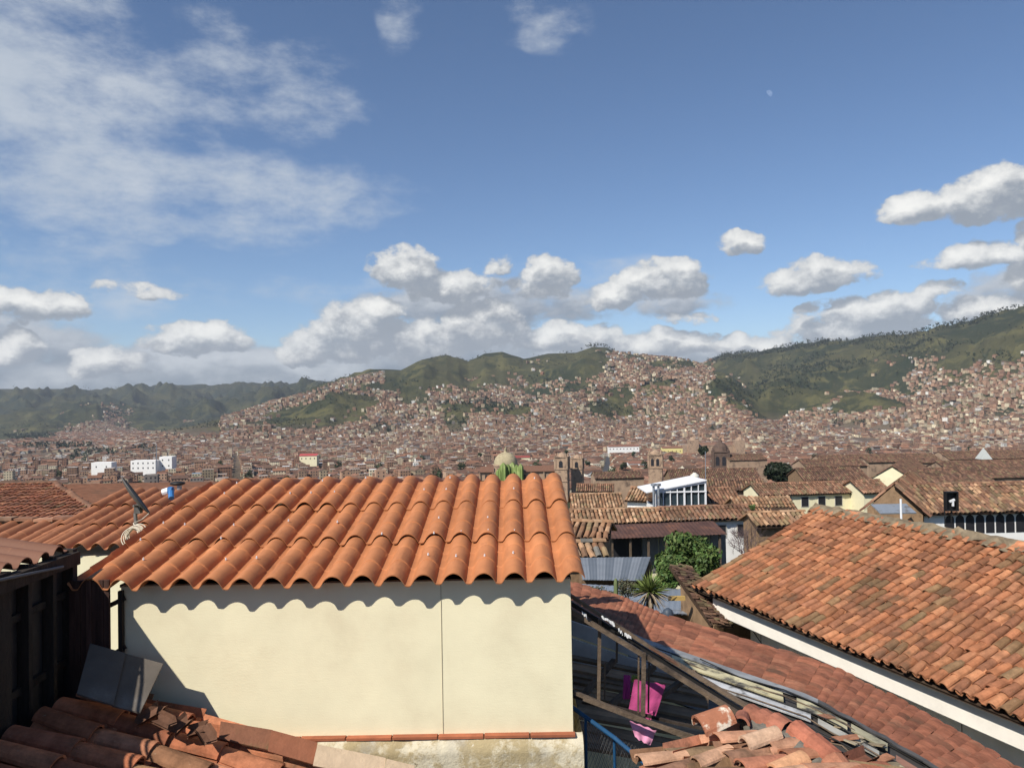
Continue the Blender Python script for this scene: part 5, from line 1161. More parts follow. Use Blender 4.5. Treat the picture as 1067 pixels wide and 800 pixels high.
tiled_house('tiled_house', 'brick house with tan tile roof beside the shed ridge end', (596, 530, 652, 529), 84, 514, .42, M_brick, CL_TAN, .34, .5, wins=W5(2))
tiled_house('tiled_house', 'house with rust-brown roof and white strip wall near the shaded street', (600, 512, 640, 512), 130, 504, .42, M_whitefar, CL_BRN, .36, .6, wins=W5(4, 1.2, .9))
tiled_house('tiled_house', 'broad tan tile roof house right of the pavilion, humped ridge', (768, 533, 832, 532), 68, 518, .38, M_adobe, CL_TAN, .32, .5, sag=-.12)
tiled_house('tiled_house', 'low tan roof with strong tile rows behind the big orange roof corner', (788, 549, 850, 547), 50, 533, .42, M_adobe, CL_TAN, .34, .5)
tiled_house('tiled_house', 'brown roofed brick house between pavilion and tan humped roof', (728, 526, 776, 525), 76, 508, .40, M_brick, CL_BRN, .34, .5)
tiled_house('tiled_house', 'brown roofed house right behind the pavilion water tank', (735, 511, 800, 511), 110, 499, .40, M_stone, CL_DRK + CL_BRN, .4, .6)
lg, q_, pr_ = tiled_house('cream_house', 'long cream house with a row of small square windows under brown roof', (792, 516.5, 905, 513), 100, 502, .38, M_creamfar, CL_BRN, .34, .55, wins=[((i + .6) / 6.2, .5, .95, 1.25) for i in range(6)])
gb_, q2_, pr2_ = tiled_house('cream_house', 'cream house end wall stepping up to the adobe gable, brown roof', (900, 514, 932, 513), 98, 499.5, .40, M_creamfar, CL_BRN, .34, .55)
def gable_front(name, label, px0, px1, py_base, py_eave, apex_py, D, Lb_, wallm, cols, yaw=0.0, cat='house', wins=()):
    a_, b_ = P(px0, py_eave, D), P(px1, py_eave, D); zc = (a_.z + b_.z) / 2; Wd = b_.x - a_.x; cx_ = (a_.x + b_.x) / 2
    za = P((px0 + px1) / 2, apex_py, D).z; gz = float(H(cx_, D)) - 1; c_, s_ = math.cos(yaw), math.sin(yaw)
    q = lambda u, v, z: np.array((cx_ + c_ * u - s_ * v, D + s_ * u + c_ * v, z)); h_ = Wd / 2
    root = thing(name, (cx_, D, gz), label, cat)
    mb = MB(); mb.hexa([q(-h_, 0, gz), q(h_, 0, gz), q(h_, Lb_, gz), q(-h_, Lb_, gz), q(-h_, 0, zc), q(h_, 0, zc), q(h_, Lb_, zc), q(-h_, Lb_, zc)])
    mb.raw([q(-h_, 0, zc), q(h_, 0, zc), q(0, 0, za)], [[0, 1, 2]]); mb.raw([q(-h_, Lb_, zc), q(h_, Lb_, zc), q(0, Lb_, za)], [[2, 1, 0]]); mb.build('wall', wallm, root)
    sl2 = (za - zc) / h_; mb = MB(); Ls = math.hypot(h_, za - zc) + .5
    nu_ = int((Lb_ + .4) / .36); nv_ = int(Ls / .55)
    tile_roof(mb, q(-h_ - .45, Lb_ + .1, zc - .45 * sl2 + .1), q(0, -1, 0) - q(0, 0, 0), unit((q(1, 0, sl2) - q(0, 0, 0))), nu_, nv_, .36, Ls / nv_, cols, seed=int(px0), seg=4, pans=False, thick=.03)
    tile_roof(mb, q(h_ + .45, -.25, zc - .45 * sl2 + .1), q(0, 1, 0) - q(0, 0, 0), unit((q(-1, 0, sl2) - q(0, 0, 0))), nu_, nv_, .36, Ls / nv_, cols, seed=int(px0) + 1, seg=4, pans=False, thick=.03)
    mb.build('roof', M_tilefar, root); return root
gable_front('cream_gable_house', 'house with bright cream triangular gable among the brown roofs at right', 909, 951, 505, 500, 486, 150, 26, M_creamfar, CL_DRK, yaw=-.60)
tiled_house('tiled_house', 'broad brown roof with pale end wall right of the cream gable', (950, 505, 1040, 503), 152, 487, .38, M_whitefar, CL_DRK, .42, .7)
tiled_house('tiled_house', 'brown roofed wing left of the cream gable', (838, 501, 908, 500), 150, 487, .38, M_adobe, CL_DRK, .42, .7)
tiled_house('tiled_house', 'long dark roof left of the round dark tree', (700, 503, 796, 502), 165, 488, .36, M_adobe, CL_DRK, .42, .7)
# arcaded house with adobe gable
ar, q_, pr_ = tiled_house('arcaded_house', 'long house with tan tile roof and white arcade of dark arches at the right edge', (962, 535.5, 1110, 532), 52, 503, .46, M_whitefar, CL_BRN + CL_TAN[:2], .30, .45, arches=[(.20 + .075 * i, .35, .62, 1.3) for i in range(9)], over=.5)
gable_front('adobe_gable_house', 'brown adobe gable house with a small grey lean-to roof, beside the arcaded house', 906, 958, 540, 531, 506, 53, 10, M_adobe, CL_BRN, yaw=-.60)
mb = MB(); mb.box(P(931, 530, 51), (2.4, 1.4, .08), (1, 1, 1), ((1, 0, 0), (0, .95, .3), (0, -.3, .95))); mb.build('metal_awning', M_metal, label='small grey metal awning below the adobe gable', cat='awning')
mb = MB(); a_ = np.array(P(939, 536, 48)); mb.tube([a_ - (0, 0, 2), a_, a_ + (0, 0, 1.0)], .07, 8); mb.build('vent_pipe', M_steelw, label='short white vent pipe in front of the adobe gable', cat='pipe')
fr = thing('framed_spotlight', tuple(P(991, 545, 47)), 'dark square box frame with a white bracket standing above the orange ridge', 'spotlight'); c_ = np.array(P(991, 522, 47)); f_ = np.array((0, 0, 1))
mb = MB()
for dx in (-.36, .36): mb.box(c_ + (dx, 0, 0), (.07, .3, 1.2))
for dz in (-.57, .57): mb.box(c_ + (0, 0, dz), (.79, .28, .07))
mb.box(c_ + (0, .14, 0), (.7, .03, 1.1)); mb.box(c_ - (0, 0, 1.1), (.06, .06, 1.0)); mb.box(c_ + (-.42, 0, -.5), (.05, .05, 2.2)); mb.build('frame', M_black, fr)
mb = MB(); mb.box(c_ + (0, -.1, .05), (.35, .1, .12), (1, 1, 1), (unit((1, 0, .4)), (0, 1, 0), unit((-.4, 0, 1)))); mb.box(c_ + (.05, -.1, -.15), (.1, .1, .3)); mb.build('bracket', M_steelw, fr)

# white glazed pavilion
pv = thing('glass_pavilion', tuple(P(708, 535, 74)), 'white roofed glass pavilion with white frame above the tan tile roofs', 'pavilion')
a_, b_ = P(684, 528.5, 74), P(735.5, 528, 74); fl_ = np.array(a_); U7 = np.array((1, 0, 0)); W7 = b_.x - a_.x; zb = a_.z
zL, zR = P(684, 512.5, 74).z, P(735, 502, 74).z; dep = 6.0
zt7 = lambda x: zL + (zR - zL) * x / W7
mb = MB(); mb.hexa([(a_.x, 74.15, zb), (b_.x, 74.15, zb), (b_.x, 74 + dep, zb), (a_.x, 74 + dep, zb), (a_.x, 74.15, zL - .1), (b_.x, 74.15, zR - .1), (b_.x, 74 + dep, zR - .1), (a_.x, 74 + dep, zL - .1)]); mb.build('glazing', M_glass, pv)
mb = MB(); mb.box(((a_.x + b_.x) / 2, 74 + dep / 2, zb - 2.2), (W7 + .1, dep, 4.3)); mb.build('base_wall', M_whitefar, pv)
for k in range(8): x_ = W7 * k / 7; mb = MB(); mb.box((a_.x + x_, 74.05, (zb + zt7(x_)) / 2), (.16 if k in (0, 4, 7) else .08, .16, zt7(x_) - zb)); mb.build('mullion', M_steelw, pv)
mb = MB(); mb.box(((a_.x + b_.x) / 2, 74.04, zb + .06), (W7 + .2, .2, .14)); mb.box(((a_.x + b_.x) / 2, 74.04, zL - .02), (W7 + .2, .2, .12)); mb.beam((a_.x - .1, 74.03, zL), (b_.x + .1, 74.03, zR), .2, .16); mb.build('frame', M_steelw, pv)
mb = MB(); zq = lambda x: zL + (zR - zL) * (x - a_.x) / W7 + .12
c4 = [(a_.x - 1.0, 73.8), (b_.x + .1, 73.8), (b_.x - .8, 77.4), (a_.x - 1.3, 77.4)]; mb.hexa([(x, y, zq(x) + (y - 73.8) * .05) for x, y in c4] + [(x, y, zq(x) + .1 + (y - 73.8) * .05) for x, y in c4]); mb.build('roof', M_steelw, pv)
for k in range(2): mb = MB(); t_ = np.array(P(681 + 5 * k, 506, 73.5)); mb.tube([t_ - (0, 0, 2.2), t_], .12, 8); mb.tube([t_, t_ + (0, 0, .2)], .28, 8); mb.build('flue', M_metal, pv)
tk = thing('water_tank', tuple(P(724, 504, 77)), 'pale round water tank on a stand above the pavilion roof', 'tank'); c_ = np.array(P(724, 503, 77))
mb = MB(); mb.lathe(c_, [(.0, 0), (.42, 0), (.45, .1), (.45, .75), (.40, .85), (.18, .98), (.18, 1.05), (0, 1.06)], 16); mb.build('barrel', mat('pale_tank', (.62, .60, .52), var=.1, dirt=(.4, .38, .3), dscale=2), tk, smooth=True)
mb = MB(); mb.box(c_ + (.2, 0, -.5), (1.2, .8, .1)); [mb.box(c_ + (dx, 0, -.9), (.07, .07, .9)) for dx in (-.35, 0, .35, .7)]; mb.build('stand', M_steelw, tk)

# metal roofs below the palm
def sheet_roof(name, label, q4, Ds, m, n_=40, amp=.010, th=.02, cat='roof'):
    a, b, c, d = (np.array(P(x, y, D_)) for (x, y), D_ in zip(q4, Ds)); N = unit(np.cross(b - a, d - a)); N = N if N[2] > 0 else -N; V_ = []
    for i in range(n_ + 1):
        s_ = i / n_; V_ += [a * (1 - s_) + b * s_ + N * amp * (i % 2), d * (1 - s_) + c * s_ + N * amp * (i % 2)]
    mb = MB(); V_ = np.array(V_); f = [[2 * i, 2 * i + 2, 2 * i + 3, 2 * i + 1] for i in range(n_)]; cols = [(.17, .185, .20) if (i // 5) % 2 else (.25, .265, .28) for i in range(n_)]
    mb.raw(V_, f, np.array(cols)); mb.raw(V_ - N * th, [q[::-1] for q in f], (.1, .1, .1)); root = thing(name, tuple((a + c) / 2 - (0, 0, 2.5)), label, cat); mb.build('sheeting', m, root)
    mb = MB(); g0_ = min(a[2], b[2], c[2], d[2]) - 3.2; mb.hexa([(p_[0] * 1 + 0, p_[1] + (.4 if i < 2 else -.2), g0_) for i, p_ in enumerate((a, b, c, d))] + [(p_[0], p_[1] + (.4 if i < 2 else -.2), p_[2] - .12) for i, p_ in enumerate((a, b, c, d))]); mb.build('wall', M_adobe, root); return root
M_strip = mat('striped_sheet_metal', (1, 1, 1), attr=True, rough=.45, metal=.3, spec=.5, var=.15, scale=1.5)
sheet_roof('metal_roof', 'blue-grey corrugated metal roof with paler stripes, above the palm', ((607, 604), (669, 605), (678, 580), (603, 581)), (25, 25, 28.5, 28.5), M_strip)
sheet_roof('metal_roof', 'lower slate blue metal roof behind the palm and cactus', ((596, 634), (716, 640), (718, 614), (600, 608)), (19.5, 19.5, 23, 23), M_metal)
mb = MB(); mb.box(P(705, 623, 19.0), (.42, .10, .10)); mb.build('yellow_beam', mat('ochre_paint', (.45, .30, .10), var=.2), label='short ochre painted beam right of the palm', cat='beam')
mb = MB(); c_ = np.array(P(696, 641, 17.5)); mb.lathe(c_, [(0, -.3), (.12, -.3), (.13, 0), (.11, .12), (.04, .17), (0, .18)], 16); mb.build('water_drum', mat('blue_grey_drum', (.05, .065, .09), rough=.5), smooth=True, label='small dark blue-grey drum at the foot of the palm', cat='drum')
mb = MB(); c_ = np.array(P(642, 626, 18.4))
V_ = []; ns = 16
for i, (z, r_) in enumerate(((-1.0, .05), (0, .05), (.28, .052), (.42, .05), (.52, .035), (.56, .004))):
    for k in range(ns): t = 2 * math.pi * k / ns; R2 = r_ * (1 + .15 * math.cos(5 * t)); V_.append(c_ + (R2 * math.cos(t), R2 * math.sin(t), z))
mb.raw(V_, [[i * ns + k, i * ns + (k + 1) % ns, (i + 1) * ns + (k + 1) % ns, (i + 1) * ns + k] for i in range(5) for k in range(ns)]); mb.build('cactus', mat('dull_cactus', (.13, .16, .07), var=.2), smooth=True, label='single dull green cactus column in front of the slate blue roof', cat='cactus')

# ------------------------------------------------------------------ vegetation
def leaf_mat(name, rgb):
    m = bpy.data.materials.new(name); m.use_nodes = True; N = NT(m.node_tree); b = N.n['Principled BSDF']
    a = N.new('ShaderNodeAttribute', attribute_name='Col'); N.inp(b.inputs['Base Color'], N.mix(1.0, a.outputs[0], (*rgb, 1), 'MULTIPLY')); b.inputs['Roughness'].default_value = .6; b.inputs['Specular IOR Level'].default_value = .25
    return m
M_leaf = leaf_mat('foliage', (1, 1, 1)); M_bark = mat('bark', (.10, .075, .055), var=.4, scale=6)
def leaves(mb, c, R, n, size, col, g, lumps=12, flat=.75):
    c = np.array(c, float); R = np.array(R, float)
    d = g.normal(0, 1, (lumps, 3)); d /= np.linalg.norm(d, axis=1)[:, None]; lc = c + d * R * g.uniform(.35, .72, (lumps, 1)); lr_ = R.mean() * g.uniform(.28, .50, lumps); lb = g.uniform(.65, 1.3, lumps)
    k = g.integers(0, lumps, n); v = g.normal(0, 1, (n, 3)); v /= np.linalg.norm(v, axis=1)[:, None]
    p = lc[k] + v * (lr_[k] * g.uniform(.55, 1.08, n))[:, None] * (1, 1, flat)
    nn_ = v + g.normal(0, .55, (n, 3)); nn_ /= np.linalg.norm(nn_, axis=1)[:, None]
    t = np.cross(nn_, g.normal(0, 1, (n, 3))); t /= np.linalg.norm(t, axis=1)[:, None] + 1e-9; b = np.cross(nn_, t); s = (size * g.uniform(.6, 1.4, n))[:, None]
    V_ = np.stack([p - t * s, p + b * s * .5, p + t * s, p - b * s * .5], 1).reshape(-1, 3)
    cc = np.array(col) * (lb[k] * g.uniform(.7, 1.35, n))[:, None]; cc[:, 0] *= g.uniform(.8, 1.25, n)
    mb.raw(V_, np.arange(4 * n).reshape(-1, 4), cc)
def tree(name, label, px, py_c, D, rx, ry, col, n=5000, size=.08, seed=1, group=None, cat='tree', trunk=True, lumps=16):
    c = np.array(P(px, py_c, D)); R = np.array((rx / F * D, rx / F * D * .85, ry / F * D)); gz = float(H(c[0], c[1])); g = np.random.default_rng(seed)
    root = thing(name, (c[0], c[1], gz), label, cat, group); mb = MB(); leaves(mb, c, R, n, size, col, g, lumps); mb.build('crown', M_leaf, root)
    mb = MB(); bs = np.array((c[0], c[1], gz - .3)); ht = R[2]; mb.tube([bs, (bs + c) / 2 + (.1, 0, 0), c + (0, 0, ht * .2)], [max(.08, R[0] * .10), R[0] * .08, R[0] * .03], 8)
    for k in range(7):
        a_ = k * .9; e_ = c + R * np.array((math.cos(a_) * .6, math.sin(a_) * .6, .25 * math.sin(k * 2.1))); mb.tube([c - (0, 0, ht * .6), (c + e_) / 2 - (0, 0, ht * .1), e_], [R[0] * .05, R[0] * .035, R[0] * .012], 5)
    mb.build('trunk', M_bark, root); return root
tree('leafy_tree', 'full green leafy tree between the rusty verandah roof and the big orange roof', 716, 583, 27, 36, 30, (.065, .105, .028), n=16000, size=.075, seed=4, lumps=34)
tree('leafy_tree', 'smaller green bush reaching down toward the palm from the leafy tree', 696, 600, 24, 20, 20, (.07, .12, .03), n=6000, size=.06, seed=9, lumps=16)
tree('round_tree', 'large round dark evergreen tree above the long cream house', 811, 492, 190, 18, 11, (.016, .024, .012), n=7000, size=.55, seed=14, lumps=30)
tree('dark_tree', 'small dark tree immediately left of the dark domed tower', 733, 469, 445, 5.5, 5.5, (.02, .03, .014), n=900, size=.7, seed=15)
tree('green_shrub', 'small green shrub on the tan roof right of the pavilion', 782, 529, 66, 7, 2.5, (.06, .10, .03), n=900, size=.12, seed=21, cat='shrub')
# bare shrub
bs_ = thing('bare_shrub', tuple(P(775, 600, 31)), 'leafless purplish bare shrub between leafy tree and orange roof', 'shrub'); g_ = np.random.default_rng(31); mb = MB()
def twig(p, d, L_t, r_, lv_):
    e_ = p + d * L_t; mb.tube([p, (p + e_) / 2 + g_.normal(0, L_t * .06, 3), e_], [r_, r_ * .8, r_ * .6], 4, cap=False)
    if lv_ == 0: return
    for k in range(3):
        d2 = unit(d + g_.normal(0, .45, 3) + (0, 0, .1)); twig(e_ - d * L_t * .25 * g_.random(), d2, L_t * g_.uniform(.6, .8), r_ * .62, lv_ - 1)
for k in range(5): twig(np.array(P(776 + k * 3, 592, 31)), unit((g_.normal(0, .4), g_.normal(0, .3), 1)), .75, .025, 4)
mb.build('branches', mat('bare_twigs', (.12, .085, .085), var=.3), bs_)
# yucca-like palm
ym = thing('fan_palm', tuple(P(677, 680, 18.5)), 'small fan palm with green top and dry grey skirt of leaves', 'palm'); c_ = np.array(P(677, 616, 18.5)); g_ = np.random.default_rng(61)
mb = MB(); mb.tube([c_ - (0, 0, 1.6), c_], [.10, .09], 10); mb.build('trunk', M_bark, ym)
mg, md = MB(), MB()
for k in range(190):
    dead = k % 5 in (0, 1); a_ = g_.uniform(0, 6.28); el_ = g_.uniform(.05, 1.45) if not dead else g_.uniform(-1.25, -.05); d = np.array((math.cos(a_) * math.cos(el_), math.sin(a_) * math.cos(el_), math.sin(el_)))
    L_t = g_.uniform(.38, .60) if not dead else g_.uniform(.4, .62); s_ = unit(np.cross(d, (0, 0, 1.0))); tip = c_ + d * L_t + (0, 0, -.10 * L_t * (1 if not dead else .9)); w_ = .022
    col = np.array((.13, .17, .045) if not dead else (.26, .21, .15)) * g_.uniform(.6, 1.4)
    (md if dead else mg).raw([c_ + s_ * w_ * .6, c_ - s_ * w_ * .6, c_ + d * L_t * .5 - s_ * w_, tip, c_ + d * L_t * .5 + s_ * w_], [[0, 1, 2, 3, 4]], col)
mg.build('fronds', M_leaf, ym); md.build('dry_skirt', M_leaf, ym)
for k, (px_, py_, D_) in enumerate(((655, 615, 20), (628, 622, 20))):
    mb = MB(); c_ = np.array(P(px_, py_, D_)); leaves(mb, c_, (.5, .4, .35), 900, .035, (.10, .10, .06), np.random.default_rng(k + 70), 8); mb.build('weeds', M_leaf, label=('dry grey-green weeds just left of the palm', 'sparse weeds left of the dull cactus column')[k], cat='plant')

# ------------------------------------------------------------------ landmarks of the town
def town_tower(name, label, px, py_top, D, wpx, m, py_base=506, arches=2, cupola='dome', bands=3, yaw=-.25):
    c = P(px, py_base, D); w_ = wpx / F * D; zt_ = P(px, py_top, D).z; gz = min(float(H(c.x, D)), c.z) - 2; Ht = zt_ - gz
    root = thing(name, (c.x, D, gz), label, 'tower'); cs, sn = math.cos(yaw), math.sin(yaw); A3_ = ((cs, sn, 0), (-sn, cs, 0), (0, 0, 1))
    cap_h = w_ * (.75 if cupola == 'dome' else .35); zs = zt_ - cap_h
    mb = MB(); mb.box((c.x, D, (gz + zs) / 2), (w_, w_, zs - gz), (1, 1, 1), A3_)
    for k in range(bands): z_ = zs - .15 - k * w_ * .95; mb.box((c.x, D, z_), (w_ * 1.10, w_ * 1.10, w_ * .07), (1, 1, 1), A3_)
    for sx in (-1, 1):
        for sy in (-1, 1): q = np.array((c.x, D, 0)) + np.array(A3_[0]) * sx * w_ * .47 + np.array(A3_[1]) * sy * w_ * .47; mb.box((q[0], q[1], zs - w_ * .48), (w_ * .16, w_ * .16, w_ * .95), (1, 1, 1), A3_)
    mb.build('shaft', m, root)
    for (fx, fy) in ((0, -1), (-1, 0), (1, 0)):
        n_ = np.array(A3_[0]) * fx + np.array(A3_[1]) * fy; u_ = np.cross(n_, (0, 0, 1))
        for k in range(arches):
            s_ = (k - (arches - 1) / 2) * w_ * .38; c_ = np.array((c.x, D, zs - w_ * .85)) + n_ * (w_ / 2 + .06) + u_ * s_; aw = w_ * (.22 if arches > 1 else .3); ah = w_ * .55
            mb = MB(); mb.poly([c_ - u_ * aw / 2, c_ + u_ * aw / 2] + [c_ + u_ * aw / 2 * math.cos(t) + np.array((0, 0, ah - aw / 2 + aw / 2 * math.sin(t))) for t in np.linspace(0, math.pi, 7)]); mb.build('bell_opening', M_dark, root)
    mb = MB()
    if cupola == 'dome':
        mb.lathe((c.x, D, zs), [(w_ * .50, 0), (w_ * .48, w_ * .10), (w_ * .42, w_ * .28), (w_ * .28, w_ * .46), (w_ * .12, w_ * .54), (w_ * .10, w_ * .66), (.02, w_ * .75)], 12)
        for sx in (-1, 1):
            for sy in (-1, 1): q = np.array((c.x, D, zs)) + np.array(A3_[0]) * sx * w_ * .45 + np.array(A3_[1]) * sy * w_ * .45; mb.lathe(q, [(w_ * .06, 0), (w_ * .05, w_ * .14), (0, w_ * .22)], 6)
    else:
        mb.lathe((c.x, D, zs), [(w_ * .42, 0), (w_ * .36, w_ * .14), (w_ * .2, w_ * .25), (.05, w_ * .35)], 10)
        for sx in (-1, 1):
            for sy in (-1, 1): q = np.array((c.x, D, zs)) + np.array(A3_[0]) * sx * w_ * .42 + np.array(A3_[1]) * sy * w_ * .42; mb.lathe(q, [(w_ * .07, 0), (w_ * .05, w_ * .2), (0, w_ * .32)], 6)
    mb.build('cupola', m, root); return root
town_tower('stone_tower', 'left stone bell tower of the twin towers beside the dome', 586, 471, 424, 13, M_stone, cupola='small', arches=1)
town_tower('stone_tower', 'right stone bell tower of the twin towers, next to the shaded street', 602, 473, 436, 11.5, M_stone, cupola='small', arches=1)
town_tower('open_belfry', 'open stone belfry with two tall arches left of the dark domed tower', 683.5, 468, 430, 14, M_stone, arches=2, cupola='small', bands=2)
town_tower('domed_tower', 'dark stone tower with rounded cupola standing above the brown roofs', 751.5, 457, 430, 17, M_stoned, arches=2, cupola='dome', bands=2)
dm = thing('domed_church', tuple(P(527, 506, 432)), 'church with a cream dome and brown stone nave behind the shed ridge', 'church'); c_ = np.array(P(527, 485, 432)); w_ = 12.5 / F * 432
mb = MB(); mb.lathe(c_, [(w_, -12), (w_, 0), (w_ * 1.06, .1), (w_ * 1.06, .8), (w_, .9)], 20); mb.build('drum', M_stone, dm)
mb = MB(); mb.lathe(c_ + (0, 0, .9), [(w_ * 1.0, 0), (w_ * .97, w_ * .25), (w_ * .84, w_ * .55), (w_ * .60, w_ * .80), (w_ * .3, w_ * .95), (w_ * .12, w_ * .99), (w_ * .12, w_ * 1.15), (w_ * .14, w_ * 1.17), (0, w_ * 1.45)], 24); mb.build('dome', mat('dome_plaster', (.38, .32, .20), var=.2, scale=.4, dirt=(.2, .16, .1), dscale=.5), dm, smooth=True)
for k in range(6): a_ = -math.pi / 2 + (k - 2.5) * .45; mb = MB(); mb.box(c_ + (math.cos(a_) * w_, math.sin(a_) * w_, -2.2), (.9, .5, 2.2)); mb.build('drum_window', M_dark, dm)
mb = MB(); n0, n1 = P(500, 492, 440), P(580, 492, 440); mb.box(((n0.x + n1.x) / 2, 446, n0.z - 9), (n1.x - n0.x, 14, 18)); mb.build('nave', M_stone, dm)
mb = MB(); mb.hexa([(n0.x, 438, n0.z), (n1.x, 438, n0.z), (n1.x, 446, n0.z + 2.6), (n0.x, 446, n0.z + 2.6), (n0.x, 438, n0.z + .3), (n1.x, 438, n0.z + .3), (n1.x, 446, n0.z + 2.9), (n0.x, 446, n0.z + 2.9)], (.17, .09, .06)); mb.build('nave_roof', M_oroof, dm)
for k in range(6): mb = MB(); mb.box((n0.x + (n1.x - n0.x) * (k + .5) / 6, 438.9, n0.z - 3), (1.4, .2, 3)); mb.build('nave_window', M_dark, dm)
for k in range(7): mb = MB(); mb.box((n0.x + (n1.x - n0.x) * k / 6, 438.6, n0.z - 6), (.8, .8, 12)); mb.build('buttress', M_stone, dm)
# cathedral far behind
ct = thing('far_church', tuple(P(745, 485, 1150)), 'wide stone church with two low towers behind the dark domed tower', 'church'); x0, x1 = P(716, 470, 1150), P(776, 470, 1150)
mb = MB(); mb.box(((x0.x + x1.x) / 2, 1165, P(745, 474, 1150).z), (x1.x - x0.x, 30, 30)); mb.build('nave', M_stone, ct)
for px_ in (722, 770): c_ = P(px_, 465, 1150); mb = MB(); mb.box((c_.x, 1149, c_.z - 8), (14, 14, 36)); mb.lathe((c_.x, 1149, c_.z + 10), [(6, 0), (5, 2.6), (0, 5)], 10); mb.build('low_tower', M_stone, ct)
mb = MB(); q0, q1 = P(727, 465, 1150), P(765, 465, 1150); mb.hexa([(q0.x, 1150, q0.z), (q1.x, 1150, q0.z), (q1.x, 1166, q0.z + 4), (q0.x, 1166, q0.z + 4), (q0.x, 1150, q0.z + .5), (q1.x, 1150, q0.z + .5), (q1.x, 1166, q0.z + 4.5), (q0.x, 1166, q0.z + 4.5)], (.20, .11, .075)); mb.build('roof', M_oroof, ct)
def block(name, label, x0, x1, yt, yb, D, m, dep=12, rows=2, colsn=8, roofc=(.2, .1, .07), cat='building', roof=True):
    a_, b_ = P(x0, yt, D), P(x1, yt, D); zb_ = min(P(x0, yb, D).z, float(H(a_.x, D))) - 2; root = thing(name, ((a_.x + b_.x) / 2, D + dep / 2, zb_), label, cat)
    mb = MB(); mb.box(((a_.x + b_.x) / 2, D + dep / 2, (a_.z + zb_) / 2), (b_.x - a_.x, dep, a_.z - zb_)); mb.build('wall', m, root)
    if roof: mb = MB(); h_ = dep * .2; mb.hexa([(a_.x - .4, D - .5, a_.z - .05), (b_.x + .4, D - .5, a_.z - .05), (b_.x + .4, D + dep / 2, a_.z + h_), (a_.x - .4, D + dep / 2, a_.z + h_), (a_.x - .4, D - .5, a_.z + .15), (b_.x + .4, D - .5, a_.z + .15), (b_.x + .4, D + dep / 2, a_.z + h_ + .2), (a_.x - .4, D + dep / 2, a_.z + h_ + .2)], roofc); mb.build('roof', M_oroof, root)
    hh = (a_.z - P(x0, yb, D).z); 
    for r_ in range(rows):
        for k in range(colsn):
            mb = MB(); mb.box((a_.x + (b_.x - a_.x) * (k + .5) / colsn, D - .05, a_.z - hh * (r_ + .55) / rows), (min(1.4, (b_.x - a_.x) / colsn * .45), .1, min(1.7, hh / rows * .5))); mb.build('window', M_dark, root)
    return root
block('white_building', 'long white building with small windows, left of the yellow one', 634, 666, 465.5, 474, 1200, M_whitefar, rows=2, colsn=9)
block('yellow_building', 'pale yellow building with brown roof right of the long white one', 690, 715, 467, 473, 1200, mat('yellow_paint', (.72, .62, .26), var=.1), rows=1, colsn=6)
block('white_building', 'low white building with a row of small windows beside the open belfry', 655, 675, 483, 491, 820, M_whitefar, rows=1, colsn=5)
block('blue_house', 'small house with sky blue front wall left above the round dark tree', 823, 833, 477, 484, 1000, mat('sky_blue_paint', (.10, .34, .58), var=.1), rows=1, colsn=2, cat='house')
block('white_building', 'long low white wall and roof right of the dark domed tower', 760, 820, 482, 488, 880, M_whitefar, rows=1, colsn=9)
block('white_building', 'white modern block, leftmost of three in the left valley', 95, 116, 482, 490, 880, M_whitefar, rows=1, colsn=2, roof=False)
block('white_building', 'long white terraced block in the left valley, middle of three', 136, 162, 480, 490, 860, M_whitefar, rows=2, colsn=5, roof=False)
block('white_building', 'tall white block in the left valley, rightmost of three', 166, 179, 476, 488, 870, M_whitefar, rows=2, colsn=2, roof=False)
block('red_roofed_hall', 'hall with a bright red roof on the valley floor left of the dome', 312, 330, 475, 480, 1000, M_creamfar, rows=1, colsn=4, roofc=(.36, .07, .07))
block('red_roofed_hall', 'hall with dark red roof right behind the cream dome', 532, 552, 477, 482, 1050, M_creamfar, rows=1, colsn=4, roofc=(.24, .06, .05))
g_ = np.random.default_rng(90)
DR = [(1000, 1100, 499, 479, 205), (860, 985, 484.5, 473, 330), (990, 1095, 479, 469, 360), (700, 740, 499, 491, 240), (620, 672, 499, 491, 260), (760, 800, 480, 473, 420), (840, 905, 487, 478, 260), (905, 960, 482, 475, 300)]
DL = ['broad dark brown roof at the right edge behind the arcaded house', 'very long brown roof crossing behind the cream gable', 'far long brown roof reaching the right edge of the town floor', 'brown roof between the shaded street and the long dark roof', 'brown roof just right of the street mouth', 'brown roof below the far stone church', 'brown roof right of the blue fronted house', 'brown roof directly above the cream gable apex']
for (a_, b_, ye, yr, D_), lb_ in zip(DR, DL): tiled_house('long_roofed_house', lb_, (a_, ye, b_, ye - (b_ - a_) * .0175 - .4), D_, yr, .36, M_stone, CL_DRK, .55, .9, group='long brown roofs of the old quarter')
mb = MB(); c_ = np.array(P(1025, 478, 330)); mb.raw([c_ + (-2.4, -2.4, 0), c_ + (2.4, -2.4, 0), c_ + (2.4, 2.4, 0), c_ + (-2.4, 2.4, 0), c_ + (0, 0, 5)], [[0, 1, 4], [1, 2, 4], [2, 3, 4], [3, 0, 4]]); mb.build('pyramid_skylight', mat('pale_metal_roof', (.42, .44, .42), var=.1), label='pale pointed skylight on the brown roofs near the right edge', cat='skylight')
